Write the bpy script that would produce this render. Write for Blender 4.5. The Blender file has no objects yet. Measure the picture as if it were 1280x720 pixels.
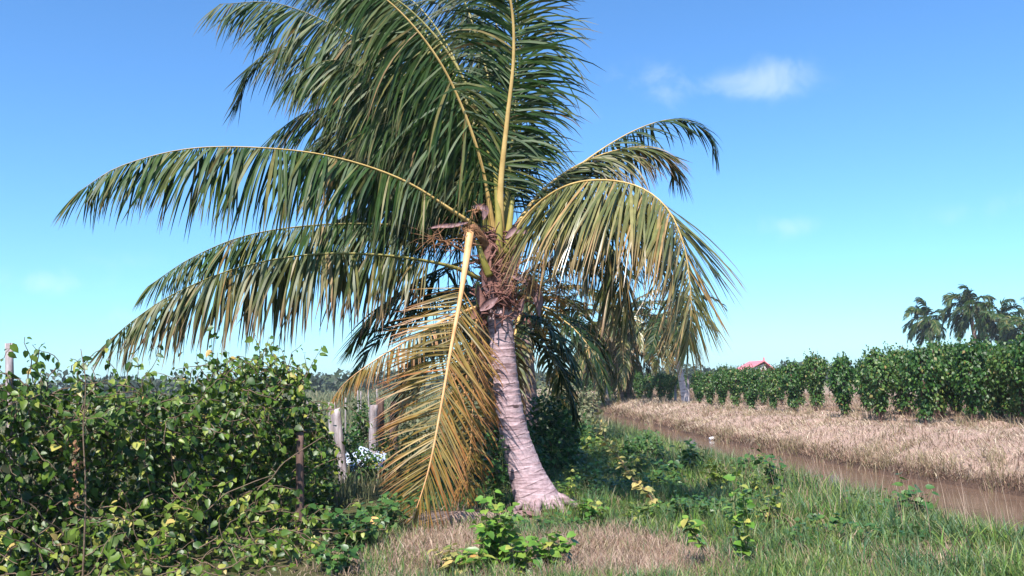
import bpy, math, random
import numpy as np
from mathutils import Matrix, Vector

random.seed(7)
RNG = np.random.default_rng(11)
scene = bpy.context.scene
COL = scene.collection
R_ = math.radians

# ------------------------------------------------------------------ camera
FPX = 1065.0
pitch = math.atan(116 / FPX)
roll = R_(1.3)
F_ = np.array([0, math.cos(pitch), math.sin(pitch)])
R0 = np.array([1.0, 0, 0])
U0 = np.array([0, -math.sin(pitch), math.cos(pitch)])
RV = math.cos(roll) * R0 - math.sin(roll) * U0
UV = math.cos(roll) * U0 + math.sin(roll) * R0
EYE = np.array([0, 0, 1.6])
cam_d = bpy.data.cameras.new("camera")
cam_d.sensor_width = 36
cam_d.lens = 36 * FPX / 1280
cam_d.clip_start = 0.05
cam_d.clip_end = 5000
cam = bpy.data.objects.new("camera", cam_d)
COL.objects.link(cam)
cam.matrix_world = Matrix(((RV[0], UV[0], -F_[0], 0), (RV[1], UV[1], -F_[1], 0), (RV[2], UV[2], -F_[2], 1.6), (0, 0, 0, 1)))
scene.camera = cam


def ray(x, y):
    return F_ + (x - 640) / FPX * RV + (360 - y) / FPX * UV


def P(x, y, Y):                    # real point at depth Y seen along a viewing ray
    d = ray(x, y)
    return EYE + d * Y / d[1]


def G(x, y, z=0.0):
    d = ray(x, y)
    return EYE + d * (z - 1.6) / d[2]


# ------------------------------------------------------------------ sky, sun, exposure
SUN_TO = Vector((-0.22, -0.74, 1.0)).normalized()
sun_el = math.asin(SUN_TO.z)
sun_az = math.atan2(SUN_TO.x, SUN_TO.y)
world = bpy.data.worlds.new("World")
scene.world = world
world.use_nodes = True
wn, wl = world.node_tree.nodes, world.node_tree.links
bg = wn["Background"]
sky = wn.new("ShaderNodeTexSky")
sky.sky_type = 'NISHITA'
sky.sun_disc = False
sky.sun_elevation = sun_el
sky.sun_rotation = sun_az
sky.altitude = 0
sky.air_density = 1.0
sky.dust_density = 0.6
sky.ozone_density = 3.0
tint = wn.new("ShaderNodeMix"); tint.data_type = 'RGBA'; tint.blend_type = 'MULTIPLY'
tint.inputs[0].default_value = 1.0
tint.inputs[7].default_value = (0.67, 1.06, 1.37, 1)
wl.new(sky.outputs[0], tint.inputs[6])
# thin fair-weather clouds by direction
geo = wn.new("ShaderNodeTexCoord")
def cloud_patch(px, py, rx, ry):
    """soft weight round a direction"""
    d = Vector(ray(px, py)).normalized()
    right = Vector((d.y, -d.x, 0)).normalized()
    up = right.cross(d)
    def dot(v, s):
        n = wn.new("ShaderNodeVectorMath"); n.operation = 'DOT_PRODUCT'
        wl.new(geo.outputs['Generated'], n.inputs[0]); n.inputs[1].default_value = v * s
        return n.outputs['Value']
    def m(op, a, b=None):
        n = wn.new("ShaderNodeMath"); n.operation = op
        for i, q in enumerate((a, b)):
            if q is None: continue
            if isinstance(q, (int, float)): n.inputs[i].default_value = q
            else: wl.new(q, n.inputs[i])
        return n.outputs[0]
    a = dot(right, 1 / rx); b = dot(up, 1 / ry); c = dot(d, 1.0)
    r2 = m('ADD', m('MULTIPLY', a, a), m('MULTIPLY', b, b))
    w = m('POWER', 2.718, m('MULTIPLY', r2, -1.0))
    return m('MULTIPLY', w, m('GREATER_THAN', c, 0.0)), m
pat = None
for (px, py, rx, ry, k) in [(845, 108, .060, .022, .50), (985, 98, .050, .026, .72), (920, 108, .04, .014, .35), (785, 92, .045, .018, .35), (740, 148, .04, .02, .25), (995, 282, .045, .016, .62),
                            (68, 356, .05, .017, .8), (130, 398, .04, .016, .4), (1195, 270, .04, .014, .3), (1275, 250, .03, .015, .3), (150, 325, .06, .012, .22),
                            (300, 420, .10, .02, .3)]:
    w, m = cloud_patch(px, py, rx, ry)
    w = m('MULTIPLY', w, k)
    pat = w if pat is None else m('ADD', pat, w)
ns = wn.new("ShaderNodeTexNoise"); ns.inputs['Scale'].default_value = 19; ns.inputs['Detail'].default_value = 12; ns.inputs['Distortion'].default_value = .5
ns.inputs['Roughness'].default_value = .58
wl.new(geo.outputs['Generated'], ns.inputs['Vector'])
nr = wn.new("ShaderNodeMapRange"); nr.inputs[1].default_value = .10; nr.inputs[2].default_value = 1.25
val = m('ADD', pat, m('MULTIPLY', m('SUBTRACT', ns.outputs[0], 0.5), 2.0))
nr.interpolation_type = 'SMOOTHSTEP'
wl.new(val, nr.inputs[0])
cw = m('MULTIPLY', m('MULTIPLY', nr.outputs[0], m('MINIMUM', m('MULTIPLY', pat, 2.0), 1.0)), 0.36)
cmix = wn.new("ShaderNodeMix"); cmix.data_type = 'RGBA'
wl.new(cw, cmix.inputs[0]); wl.new(tint.outputs[2], cmix.inputs[6])
cmix.inputs[7].default_value = (6.6, 7.2, 8.6, 1)
wl.new(cmix.outputs[2], bg.inputs[0])
bg.inputs[1].default_value = 0.092

sd = bpy.data.lights.new("sun", 'SUN')
sd.energy = 5.0
sd.angle = R_(0.53)
sd.color = (1.0, 0.93, 0.86)
so = bpy.data.objects.new("sun", sd)
so.rotation_euler = SUN_TO.to_track_quat('Z', 'Y').to_euler()
so.location = (-20, -20, 40)
COL.objects.link(so)
vs = scene.view_settings
vs.view_transform = 'Standard'
vs.look = 'None'
vs.exposure = 0.95
vs.gamma = 1.0
vs.use_curve_mapping = False
scene.cycles.max_bounces = 6
scene.cycles.transparent_max_bounces = 6


# ------------------------------------------------------------------ helpers
def nz(v):
    v = np.asarray(v, float)
    return v / np.maximum(np.linalg.norm(v, axis=-1, keepdims=True), 1e-9)


class MB:
    """collects faces for ONE mesh object"""
    def __init__(s):
        s.v, s.f, s.m, s.t, s.n = [], [], [], [], 0

    def add(s, v, f, mi=0, tip=None):
        v = np.asarray(v, float).reshape(-1, 3)
        f = np.asarray(f, int).reshape(-1, 4)
        s.v.append(v); s.f.append(f + s.n)
        s.m.append(np.full(len(f), mi))
        s.t.append(np.zeros(len(v)) if tip is None else np.asarray(tip, float).ravel())
        s.n += len(v)

    def build(s, name, mats, parent=None, off=None, smooth=True):
        V = np.concatenate(s.v); Fq = np.concatenate(s.f); M = np.concatenate(s.m); T = np.concatenate(s.t)
        if off is not None:
            V = V - np.asarray(off)
        me = bpy.data.meshes.new(name)
        me.vertices.add(len(V)); me.vertices.foreach_set("co", V.astype(np.float32).ravel())
        tri = Fq[:, 2] == Fq[:, 3]
        tot = np.where(tri, 3, 4)
        st = np.concatenate([[0], np.cumsum(tot)[:-1]])
        keep = np.ones(Fq.shape, bool); keep[tri, 3] = False
        loops = Fq[keep]
        me.loops.add(len(loops)); me.loops.foreach_set("vertex_index", loops.astype(np.int32))
        me.polygons.add(len(Fq))
        me.polygons.foreach_set("loop_start", st.astype(np.int32))
        me.polygons.foreach_set("loop_total", tot.astype(np.int32))
        mats = mats if isinstance(mats, (list, tuple)) else [mats]
        for q in mats: me.materials.append(q)
        me.polygons.foreach_set("material_index", M.astype(np.int32))
        me.polygons.foreach_set("use_smooth", np.full(len(Fq), smooth))
        a = me.attributes.new("tip", 'FLOAT', 'POINT'); a.data.foreach_set("value", T.astype(np.float32))
        me.update(calc_edges=True)
        me.validate()
        o = bpy.data.objects.new(name, me)
        COL.objects.link(o)
        if parent is not None: o.parent = parent
        return o


def tag(o, label=None, cat=None, group=None, kind=None):
    if label: o['label'] = label
    if cat: o['category'] = cat
    if group: o['group'] = group
    if kind: o['kind'] = kind
    return o


def thing(name, label, cat, loc, group=None):
    o = bpy.data.objects.new(name, None)
    o.empty_display_size = .2
    o.location = tuple(loc)
    COL.objects.link(o)
    return tag(o, label, cat, group)


def kids(o):
    return [c for c in COL.objects if c.parent == o]


def copy_tree(o, parent=None):
    c = o.copy(); COL.objects.link(c)
    if parent is not None: c.parent = parent
    for ch in kids(o): copy_tree(ch, c)
    return c


def spline(pts, n):
    """Catmull-Rom through pts, resampled evenly"""
    p = np.asarray(pts, float)
    p = np.vstack([2 * p[0] - p[1], p, 2 * p[-1] - p[-2]])
    out = []
    for i in range(1, len(p) - 2):
        t = np.linspace(0, 1, 24, endpoint=False)[:, None]
        a, b, c, d = p[i - 1], p[i], p[i + 1], p[i + 2]
        out.append(.5 * (2 * b + (c - a) * t + (2 * a - 5 * b + 4 * c - d) * t ** 2 + (3 * b - a - 3 * c + d) * t ** 3))
    out = np.vstack(out + [p[-2][None]])
    s = np.concatenate([[0], np.cumsum(np.linalg.norm(np.diff(out, axis=0), axis=1))])
    q = np.linspace(0, s[-1], n)
    return np.stack([np.interp(q, s, out[:, k]) for k in range(3)], 1), s[-1]


def frames(pts, hint):
    T = nz(np.gradient(pts, axis=0))
    h = np.broadcast_to(np.asarray(hint, float), T.shape)
    N = nz(h - (h * T).sum(1, keepdims=True) * T)
    for i in range(1, len(N)):
        if (N[i] * N[i - 1]).sum() < 0: N[i] = -N[i]
    return T, N, np.cross(T, N)


def tube(mb, pts, rad, seg=8, flat=1.0, hint=(0.11, .13, 1), mi=0, tip=None, disp=None, cap=True):
    pts = np.asarray(pts, float); n = len(pts)
    rad = np.broadcast_to(np.asarray(rad, float), (n,))
    T, N, S = frames(pts, hint)
    th = np.linspace(0, 2 * math.pi, seg, endpoint=False)
    rr = rad[:, None] * np.ones(seg)
    if disp is not None: rr = rr + disp(np.arange(n)[:, None], th[None, :])
    V = pts[:, None] + rr[..., None] * (np.cos(th)[None, :, None] * S[:, None] + flat * np.sin(th)[None, :, None] * N[:, None])
    i = np.arange(n - 1)[:, None]; j = np.arange(seg)[None, :]; k = (j + 1) % seg
    Fq = np.stack([i * seg + j, i * seg + k, (i + 1) * seg + k, (i + 1) * seg + j], -1).reshape(-1, 4)
    V = V.reshape(-1, 3)
    tp = np.repeat(np.linspace(0, 1, n), seg)
    if cap:
        V = np.vstack([V, pts[0], pts[-1]])
        tp = np.concatenate([tp, [0, 1]])
        a = n * seg; j = np.arange(seg); k = (j + 1) % seg
        b = (n - 1) * seg
        Fq = np.vstack([Fq, np.stack([k, j, np.full(seg, a), np.full(seg, a)], 1), np.stack([b + j, b + k, np.full(seg, a + 1), np.full(seg, a + 1)], 1)])
    mb.add(V, Fq, mi, tp if tip is None else np.full(len(V), tip))


HEART = (np.array([(0, 0, 0), (0, .32, .0), (0, .68, -.03), (0, 1, -.12), (-.20, -.08, .05), (-.42, .22, .09), (-.30, .62, .05), (.20, -.08, .05), (.42, .22, .09), (.30, .62, .05)], float),
         np.array([(0, 1, 5, 4), (1, 2, 6, 5), (2, 3, 6, 6), (0, 7, 8, 1), (1, 8, 9, 2), (2, 9, 3, 3)]))
FOLD = (np.array([(0, 0, 0), (0, .5, -.03), (0, 1, -.12), (-.40, .38, .06), (.40, .38, .06)], float),
        np.array([(0, 1, 3, 3), (1, 2, 3, 3), (0, 4, 1, 1), (1, 4, 2, 2)]))
DIAM = (np.array([(0, 0, 0), (-.38, .42, .04), (0, 1, -.08), (.38, .42, .04)], float), np.array([(0, 3, 2, 1)]))


def leaves(mb, pos, dirs, nrm, size, tpl=HEART, mi=0, wide=1.0):
    pos = np.asarray(pos, float); n = len(pos)
    D = nz(dirs); X = nz(np.cross(D, nrm) + 1e-6); N = np.cross(X, D)
    K = tpl[0]
    s = np.broadcast_to(np.asarray(size, float), (n,))[:, None, None]
    V = pos[:, None] + s * (wide * K[None, :, 0:1] * X[:, None] + K[None, :, 1:2] * D[:, None] + K[None, :, 2:3] * N[:, None])
    Fq = (tpl[1][None] + (np.arange(n) * len(K))[:, None, None]).reshape(-1, 4)
    mb.add(V.reshape(-1, 3), Fq, mi, np.tile(K[:, 1].clip(0, 1), n))


def blades(mb, pos, h, w, lean, az, mi=0, bend=1.6, nseg=3):
    """grass blades: pos (n,3), height, width, lean angle (rad), azimuth"""
    n = len(pos)
    h = np.broadcast_to(h, (n,)); w = np.broadcast_to(w, (n,))
    out = np.stack([np.cos(az), np.sin(az), np.zeros(n)], 1)
    yaw = RNG.uniform(0, 2 * math.pi, n)
    wd = np.stack([np.cos(yaw), np.sin(yaw), np.zeros(n)], 1)
    V = np.zeros((n, nseg + 1, 2, 3)); p = pos.copy()
    for k in range(nseg + 1):
        ww = (w * .5 * (1 - (k / nseg) ** 1.5 * .93))[:, None]
        V[:, k, 0] = p - wd * ww; V[:, k, 1] = p + wd * ww
        a = np.minimum(lean * (.35 + bend * k / nseg), 2.4)[:, None]
        p = p + (np.cos(a) * np.array([0, 0, 1.0]) + np.sin(a) * out) * (h / nseg)[:, None]
    if np.ndim(mi): mi = np.repeat(mi, nseg)
    i = np.arange(n)[:, None] * (nseg + 1) * 2 + np.arange(nseg)[None] * 2
    Fq = np.stack([i, i + 1, i + 3, i + 2], -1).reshape(-1, 4)
    tp = np.tile(np.repeat(np.linspace(0, 1, nseg + 1), 2), n)
    mb.add(V.reshape(-1, 3), Fq, mi, tp)


# ------------------------------------------------------------------ materials
def base_mat(name):
    m = bpy.data.materials.new(name); m.use_nodes = True
    nt = m.node_tree
    return m, nt.nodes, nt.links, nt.nodes['Principled BSDF'], nt.nodes['Material Output']


def leaf_mat(name, stops, tipcol=None, tipstart=.55, rough=.42, trans=.22, tipamt=.8, spec=.5):
    """stops: colours picked at random per leaf; tipcol: dried tip"""
    m, n, l, b, out = base_mat(name)
    g = n.new("ShaderNodeNewGeometry")
    cr = n.new("ShaderNodeValToRGB")
    cr.color_ramp.elements.remove(cr.color_ramp.elements[1])
    for i, (p_, c) in enumerate(stops):
        e = cr.color_ramp.elements[0] if i == 0 else cr.color_ramp.elements.new(p_)
        e.position = p_; e.color = (*c, 1)
    l.new(g.outputs['Random Per Island'], cr.inputs[0])
    col = cr.outputs[0]
    tc = n.new("ShaderNodeTexCoord")
    nn = n.new("ShaderNodeTexNoise"); nn.inputs['Scale'].default_value = 9; nn.inputs['Detail'].default_value = 3
    l.new(tc.outputs['Object'], nn.inputs['Vector'])
    mr = n.new("ShaderNodeMapRange"); mr.inputs[1].default_value = .3; mr.inputs[2].default_value = .7; mr.inputs[3].default_value = .72; mr.inputs[4].default_value = 1.25
    l.new(nn.outputs[0], mr.inputs[0])
    mv = n.new("ShaderNodeVectorMath"); mv.operation = 'SCALE'
    l.new(col, mv.inputs[0]); l.new(mr.outputs[0], mv.inputs['Scale'])
    col = mv.outputs[0]
    if tipcol:
        at = n.new("ShaderNodeAttribute"); at.attribute_name = "tip"
        r = n.new("ShaderNodeMapRange"); r.inputs[1].default_value = tipstart; r.inputs[2].default_value = 1.0; r.inputs[4].default_value = tipamt
        l.new(at.outputs['Fac'], r.inputs[0])
        mx = n.new("ShaderNodeMix"); mx.data_type = 'RGBA'
        l.new(r.outputs[0], mx.inputs[0]); l.new(col, mx.inputs[6]); mx.inputs[7].default_value = (*tipcol, 1)
        col = mx.outputs[2]
    l.new(col, b.inputs['Base Color'])
    b.inputs['Roughness'].default_value = rough
    b.inputs['Specular IOR Level'].default_value = spec
    if trans:
        t = n.new("ShaderNodeBsdfTranslucent"); ms = n.new("ShaderNodeMixShader")
        l.new(col, t.inputs[0]); ms.inputs[0].default_value = trans
        l.new(b.outputs[0], ms.inputs[1]); l.new(t.outputs[0], ms.inputs[2]); l.new(ms.outputs[0], out.inputs[0])
    return m


def noise_mat(name, c1, c2, scale=8, rough=.8, bump=.3, stretch=(1, 1, 1), c3=None, spec=.3):
    m, n, l, b, out = base_mat(name)
    tc = n.new("ShaderNodeTexCoord"); mp = n.new("ShaderNodeMapping"); mp.inputs['Scale'].default_value = stretch
    l.new(tc.outputs['Object'], mp.inputs[0])
    nn = n.new("ShaderNodeTexNoise"); nn.inputs['Scale'].default_value = scale; nn.inputs['Detail'].default_value = 8; nn.inputs['Roughness'].default_value = .65
    l.new(mp.outputs[0], nn.inputs['Vector'])
    cr = n.new("ShaderNodeValToRGB")
    cr.color_ramp.elements[0].position = .34; cr.color_ramp.elements[0].color = (*c1, 1)
    cr.color_ramp.elements[1].position = .68; cr.color_ramp.elements[1].color = (*c2, 1)
    if c3:
        e = cr.color_ramp.elements.new(.5); e.color = (*c3, 1)
    l.new(nn.outputs[0], cr.inputs[0]); l.new(cr.outputs[0], b.inputs['Base Color'])
    bp = n.new("ShaderNodeBump"); bp.inputs['Strength'].default_value = bump; bp.inputs['Distance'].default_value = .02
    l.new(nn.outputs[0], bp.inputs['Height']); l.new(bp.outputs[0], b.inputs['Normal'])
    b.inputs['Roughness'].default_value = rough; b.inputs['Specular IOR Level'].default_value = spec
    return m


M = {}
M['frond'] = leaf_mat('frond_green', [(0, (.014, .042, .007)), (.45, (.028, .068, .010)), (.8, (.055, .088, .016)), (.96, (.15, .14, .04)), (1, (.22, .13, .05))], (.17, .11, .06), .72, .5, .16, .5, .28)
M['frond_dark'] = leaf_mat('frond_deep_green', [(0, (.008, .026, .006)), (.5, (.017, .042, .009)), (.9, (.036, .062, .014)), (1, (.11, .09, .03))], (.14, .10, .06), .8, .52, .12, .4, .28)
M['frond_olive'] = leaf_mat('frond_olive', [(0, (.040, .060, .013)), (.5, (.075, .092, .022)), (.85, (.14, .13, .04)), (1, (.24, .15, .05))], (.26, .14, .09), .6, .46, .18, .8, .35)
M['frond_gold'] = leaf_mat('frond_yellowing', [(0, (.085, .10, .03)), (.4, (.14, .15, .045)), (.8, (.25, .22, .08)), (1, (.36, .22, .09))], (.34, .18, .08), .55, .33, .2, .7, .6)
M['frond_dry'] = leaf_mat('frond_dry', [(0, (.13, .10, .02)), (.4, (.21, .15, .03)), (.75, (.28, .18, .035)), (.92, (.30, .13, .03)), (1, (.40, .15, .03))], (.30, .10, .025), .45, .5, .2, .9)
M['rachis'] = noise_mat('midrib_yellow', (.42, .27, .09), (.60, .42, .16), 6, .45, .1)
M['rachis_dry'] = noise_mat('midrib_orange', (.50, .25, .10), (.70, .42, .20), 5, .5, .15)
M['rachis_green'] = noise_mat('midrib_green', (.17, .16, .04), (.30, .24, .07), 6, .45, .1)
M['petiole'] = noise_mat('petiole', (.17, .16, .035), (.34, .28, .07), 5, .4, .1)
M['fibre'] = noise_mat('sheath_fibre', (.09, .035, .03), (.30, .15, .12), 14, .9, .9, (1, 1, .3))
M['spathe'] = noise_mat('spathe', (.11, .055, .055), (.30, .18, .18), 10, .6, .3, (3, 3, .6))
M['stalk'] = noise_mat('flower_stalk', (.15, .065, .035), (.32, .17, .08), 20, .8, .3)
M['stem'] = noise_mat('vine_stem', (.09, .06, .04), (.20, .14, .09), 30, .8, .4)
M['stem_green'] = noise_mat('green_stem', (.08, .10, .03), (.16, .17, .06), 30, .6, .2)
M['wood'] = noise_mat('grey_post_wood', (.14, .11, .11), (.52, .47, .48), 16, .85, .6, (1, 1, .15), (.30, .25, .25))
M['wood_brown'] = noise_mat('brown_post_wood', (.05, .03, .025), (.20, .12, .095), 16, .85, .6, (1, 1, .15))
M['hedge'] = leaf_mat('vine_leaf', [(0, (.018, .050, .006)), (.4, (.045, .100, .010)), (.78, (.095, .160, .016)), (.95, (.19, .24, .03)), (.99, (.34, .34, .07)), (1, (.50, .25, .10))], None, rough=.42, trans=.25, spec=.4)
M['hedge_low'] = leaf_mat('sprawling_leaf', [(0, (.04, .085, .010)), (.5, (.10, .16, .022)), (.8, (.19, .24, .04)), (.95, (.36, .36, .08)), (1, (.46, .32, .11))], None, rough=.45, trans=.25, spec=.4)
M['vine'] = leaf_mat('row_vine_leaf', [(0, (0.012, 0.043, 0.008)), (.5, (0.027, 0.085, 0.013)), (.85, (0.064, 0.149, 0.022)), (.97, (0.136, 0.187, 0.043)), (1, (0.272, 0.170, 0.068))], None, rough=.45, trans=.25, spec=.4)
M['vine_pale'] = leaf_mat('row_vine_leaf_pale', [(0, (.020, .055, .010)), (.5, (.046, .115, .02)), (.85, (.10, .18, .035)), (.96, (.20, .22, .06)), (1, (.32, .20, .08))], None, rough=.45, trans=.25, spec=.4)
M['weed'] = leaf_mat('weed_leaf', [(0, (.06, .15, .02)), (.5, (.11, .23, .03)), (.85, (.19, .29, .045)), (1, (.40, .36, .09))], None, rough=.4, trans=.25)
M['weed_dark'] = leaf_mat('weed_dark_leaf', [(0, (0.024, 0.072, 0.015)), (.6, (0.047, 0.119, 0.024)), (1, (0.093, 0.170, 0.034))], None, rough=.42, trans=.2)
M['yellow_leaf'] = leaf_mat('yellow_leaf', [(0, (.20, .21, .06)), (.4, (.36, .33, .11)), (.8, (.52, .42, .15)), (1, (.50, .25, .07))], None, rough=.5, trans=.25)
M['grass'] = leaf_mat('grass_green', [(0, (.050, .115, .024)), (.45, (.085, .18, .040)), (.75, (.15, .23, .060)), (.9, (.26, .22, .10)), (1, (.36, .26, .16))], (.22, .20, .09), .6, .5, .25, .5)
M['grass_blue'] = leaf_mat('grass_bluish', [(0, (.04, .10, .04)), (.5, (.065, .15, .06)), (1, (.11, .19, .08))], (.2, .2, .1), .6, .45, .25, .4)
M['grass_bright'] = leaf_mat('grass_bright', [(0, (.09, .19, .03)), (.5, (.15, .27, .045)), (1, (.25, .32, .07))], (.3, .27, .1), .6, .5, .3, .5)
M['grass_dry'] = leaf_mat('grass_dry', [(0, (0.223, 0.144, 0.102)), (.5, (0.372, 0.260, 0.195)), (.85, (0.484, 0.363, 0.270)), (1, (0.242, 0.112, 0.079))], (.5, .38, .3), .6, .6, .15, .5)
M['straw'] = leaf_mat('straw', [(0, (.30, .22, .15)), (.5, (.48, .385, .275)), (.85, (.62, .51, .38)), (1, (.24, .22, .10))], None, rough=.7, trans=.1)
M['straw_green'] = leaf_mat('straw_green', [(0, (.16, .14, .06)), (.4, (.24, .19, .10)), (.7, (.36, .27, .19)), (1, (.20, .10, .07))], None, rough=.7, trans=.1)
M['straw_brown'] = leaf_mat('straw_brown', [(0, (.16, .085, .055)), (.5, (.26, .16, .11)), (.85, (.34, .23, .16)), (1, (.14, .12, .05))], None, rough=.7, trans=.1)
M['field'] = leaf_mat('field_grass', [(0, (.07, .095, .04)), (.5, (.115, .13, .055)), (.85, (.18, .17, .085)), (1, (.30, .24, .14))], None, rough=.6, trans=.15)
M['far_tree'] = leaf_mat('far_tree_leaf', [(0, (.020, .035, .016)), (1, (.050, .075, .028))], None, rough=.6, trans=.1)


def trunk_mat(name, c1, c2, c3):
    m, n, l, b, out = base_mat(name)
    tc = n.new("ShaderNodeTexCoord"); mp = n.new("ShaderNodeMapping"); mp.inputs['Scale'].default_value = (1.5, 1.5, 14)
    l.new(tc.outputs['Object'], mp.inputs[0])
    nn = n.new("ShaderNodeTexNoise"); nn.inputs['Scale'].default_value = 2.2; nn.inputs['Detail'].default_value = 8; nn.inputs['Roughness'].default_value = .7
    nn.inputs['Distortion'].default_value = .08
    l.new(mp.outputs[0], nn.inputs['Vector'])
    cr = n.new("ShaderNodeValToRGB")
    cr.color_ramp.elements[0].position = .33; cr.color_ramp.elements[0].color = (*c1, 1)
    cr.color_ramp.elements[1].position = .60; cr.color_ramp.elements[1].color = (*c3, 1)
    e = cr.color_ramp.elements.new(.44); e.color = (*c2, 1)
    l.new(nn.outputs[0], cr.inputs[0])
    n2 = n.new("ShaderNodeTexNoise"); n2.inputs['Scale'].default_value = 26; n2.inputs['Detail'].default_value = 6
    l.new(tc.outputs['Object'], n2.inputs['Vector'])
    mr = n.new("ShaderNodeMapRange"); mr.inputs[1].default_value = .3; mr.inputs[2].default_value = .7; mr.inputs[3].default_value = .75; mr.inputs[4].default_value = 1.15
    l.new(n2.outputs[0], mr.inputs[0])
    # leaf scars: the "tip" attribute is 1 in a scar
    at = n.new("ShaderNodeAttribute"); at.attribute_name = "tip"
    mx = n.new("ShaderNodeMix"); mx.data_type = 'RGBA'
    l.new(at.outputs['Fac'], mx.inputs[0]); l.new(cr.outputs[0], mx.inputs[6]); mx.inputs[7].default_value = (*[.45 * q for q in c1], 1)
    mv = n.new("ShaderNodeVectorMath"); mv.operation = 'SCALE'
    l.new(mx.outputs[2], mv.inputs[0]); l.new(mr.outputs[0], mv.inputs['Scale'])
    l.new(mv.outputs[0], b.inputs['Base Color'])
    bp = n.new("ShaderNodeBump"); bp.inputs['Strength'].default_value = .55; bp.inputs['Distance'].default_value = .015
    ad = n.new("ShaderNodeMath"); ad.operation = 'ADD'; l.new(nn.outputs[0], ad.inputs[0]); l.new(n2.outputs[0], ad.inputs[1])
    l.new(ad.outputs[0], bp.inputs['Height']); l.new(bp.outputs[0], b.inputs['Normal'])
    b.inputs['Roughness'].default_value = .85
    return m


M['trunk'] = trunk_mat('palm_trunk', (.13, .075, .080), (.35, .235, .25), (.52, .38, .40))
M['trunk_dark'] = trunk_mat('palm_trunk_brown', (.11, .06, .05), (.22, .13, .12), (.34, .24, .23))
M['trunk_pale'] = trunk_mat('palm_trunk_pale', (.30, .24, .24), (.48, .42, .42), (.60, .54, .54))


# ------------------------------------------------------------------ terrain
def smooth(a, b, x):
    t = np.clip((np.asarray(x, float) - a) / (b - a), 0, 1)
    return t * t * (3 - 2 * t)


YE = [-40, 4, 9, 13, 16, 21, 25, 34, 46, 80, 200, 600]
XF = [20, 11.5, 8.7, 7.55, 6.9, 6.35, 5.9, 5.5, 4.95, 2.6, -8, -50]


def xfar(y): return np.interp(y, YE, XF)
def xnear(y): return xfar(y) - np.interp(y, [0, 9, 13, 25, 50], [4.0, 3.25, 2.2, 1.3, 1.0])


def hash2(x, y, s=1.0):
    x = np.asarray(x, float) * s; y = np.asarray(y, float) * s
    return (np.sin(x * 1.3 + y * .7) + np.sin(x * .6 - y * 1.9 + 1.3) + np.sin(x * 2.7 + y * 2.3 + .5) * .6 + np.sin(x * 4.9 - y * 3.7) * .35) / 2.95


WATER_Z = -.3


def height(x, y):
    x = np.asarray(x, float); y = np.asarray(y, float)
    xn, xf = xnear(y), xfar(y)
    near = -.34 + .34 * smooth(0, 2.4, xn - x) + .06 * smooth(0, .2, xn - x)
    far = -.34 + .20 * smooth(0, .2, x - xf) + .48 * smooth(.12, 1.9, x - xf)
    h = np.where(x < xn, near, np.where(x > xf, far, -.62))
    h = np.where((x >= xn) & (x <= xf), -.62 + .28 * np.maximum(1 - smooth(0, .35, x - xn), 1 - smooth(0, .3, xf - x)), h)
    land = np.where(x < xn, smooth(.1, 1.5, xn - x), smooth(.0, .8, x - xf))
    fade = 1 - smooth(60, 160, np.hypot(x, y))
    h = h + land * fade * (.045 * hash2(x, y, 1.6) + .03 * hash2(x + 7, y, 4.3))
    h = h + np.where(x > xf, land * fade * (.07 * hash2(x * 1.3, y * .8, 2.6) + .045 * hash2(x, y, 7.1)), 0)
    h = h + .10 * np.exp(-(((x - .3) / .75) ** 2 + ((y - 10.7) / .75) ** 2)) + .07 * np.exp(-(((x + .55) / .6) ** 2 + ((y - 9.7) / .45) ** 2))
    return h


def axis(lo, hi, d, far_lo, far_hi, g=1.16):
    a = list(np.arange(lo, hi + 1e-6, d))
    s = d
    while a[-1] < far_hi: s *= g; a.append(a[-1] + s)
    s = d
    while a[0] > far_lo: s *= g; a.insert(0, a[0] - s)
    return np.array(a)


xs = axis(-7, 15, .11, -560, 560)
ys = axis(4, 36, .15, -60, 560, 1.14)
XX, YY = np.meshgrid(xs, ys)
ZZ = height(XX, YY)
nx, ny = len(xs), len(ys)
i = np.arange(ny - 1)[:, None]; j = np.arange(nx - 1)[None]
GF = np.stack([i * nx + j, i * nx + j + 1, (i + 1) * nx + j + 1, (i + 1) * nx + j], -1).reshape(-1, 4)


def gauss(x, y, cx, cy, rx, ry):
    return np.exp(-(((x - cx) / rx) ** 2 + ((y - cy) / ry) ** 2))


def dryness(x, y):
    d = np.maximum.reduce([gauss(x, y, .88, 7.55, .95, 1.2), .9 * gauss(x, y, -.7, 8.3, .6, 1.1), .75 * gauss(x, y, 3.4, 7.1, 1.1, .55), .95 * gauss(x, y, -.55, 9.7, .75, .5)])
    return np.clip(d, 0, 1)


farside = smooth(-.1, .3, XX - xfar(YY))
dry = np.maximum(np.where(farside > .01, farside * (1 - .5 * smooth(3.5, 5.5, XX - xfar(YY))) * np.interp(YY, [0, 60, 150], [1, 1, .35]) * (1 - smooth(25, 60, XX - xfar(YY)) * .4), 0), dryness(XX, YY))
dcan = np.where(XX < xnear(YY), xnear(YY) - XX, np.where(XX > xfar(YY), XX - xfar(YY), 0))
wet = 1 - smooth(.15, .55, dcan)

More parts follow.
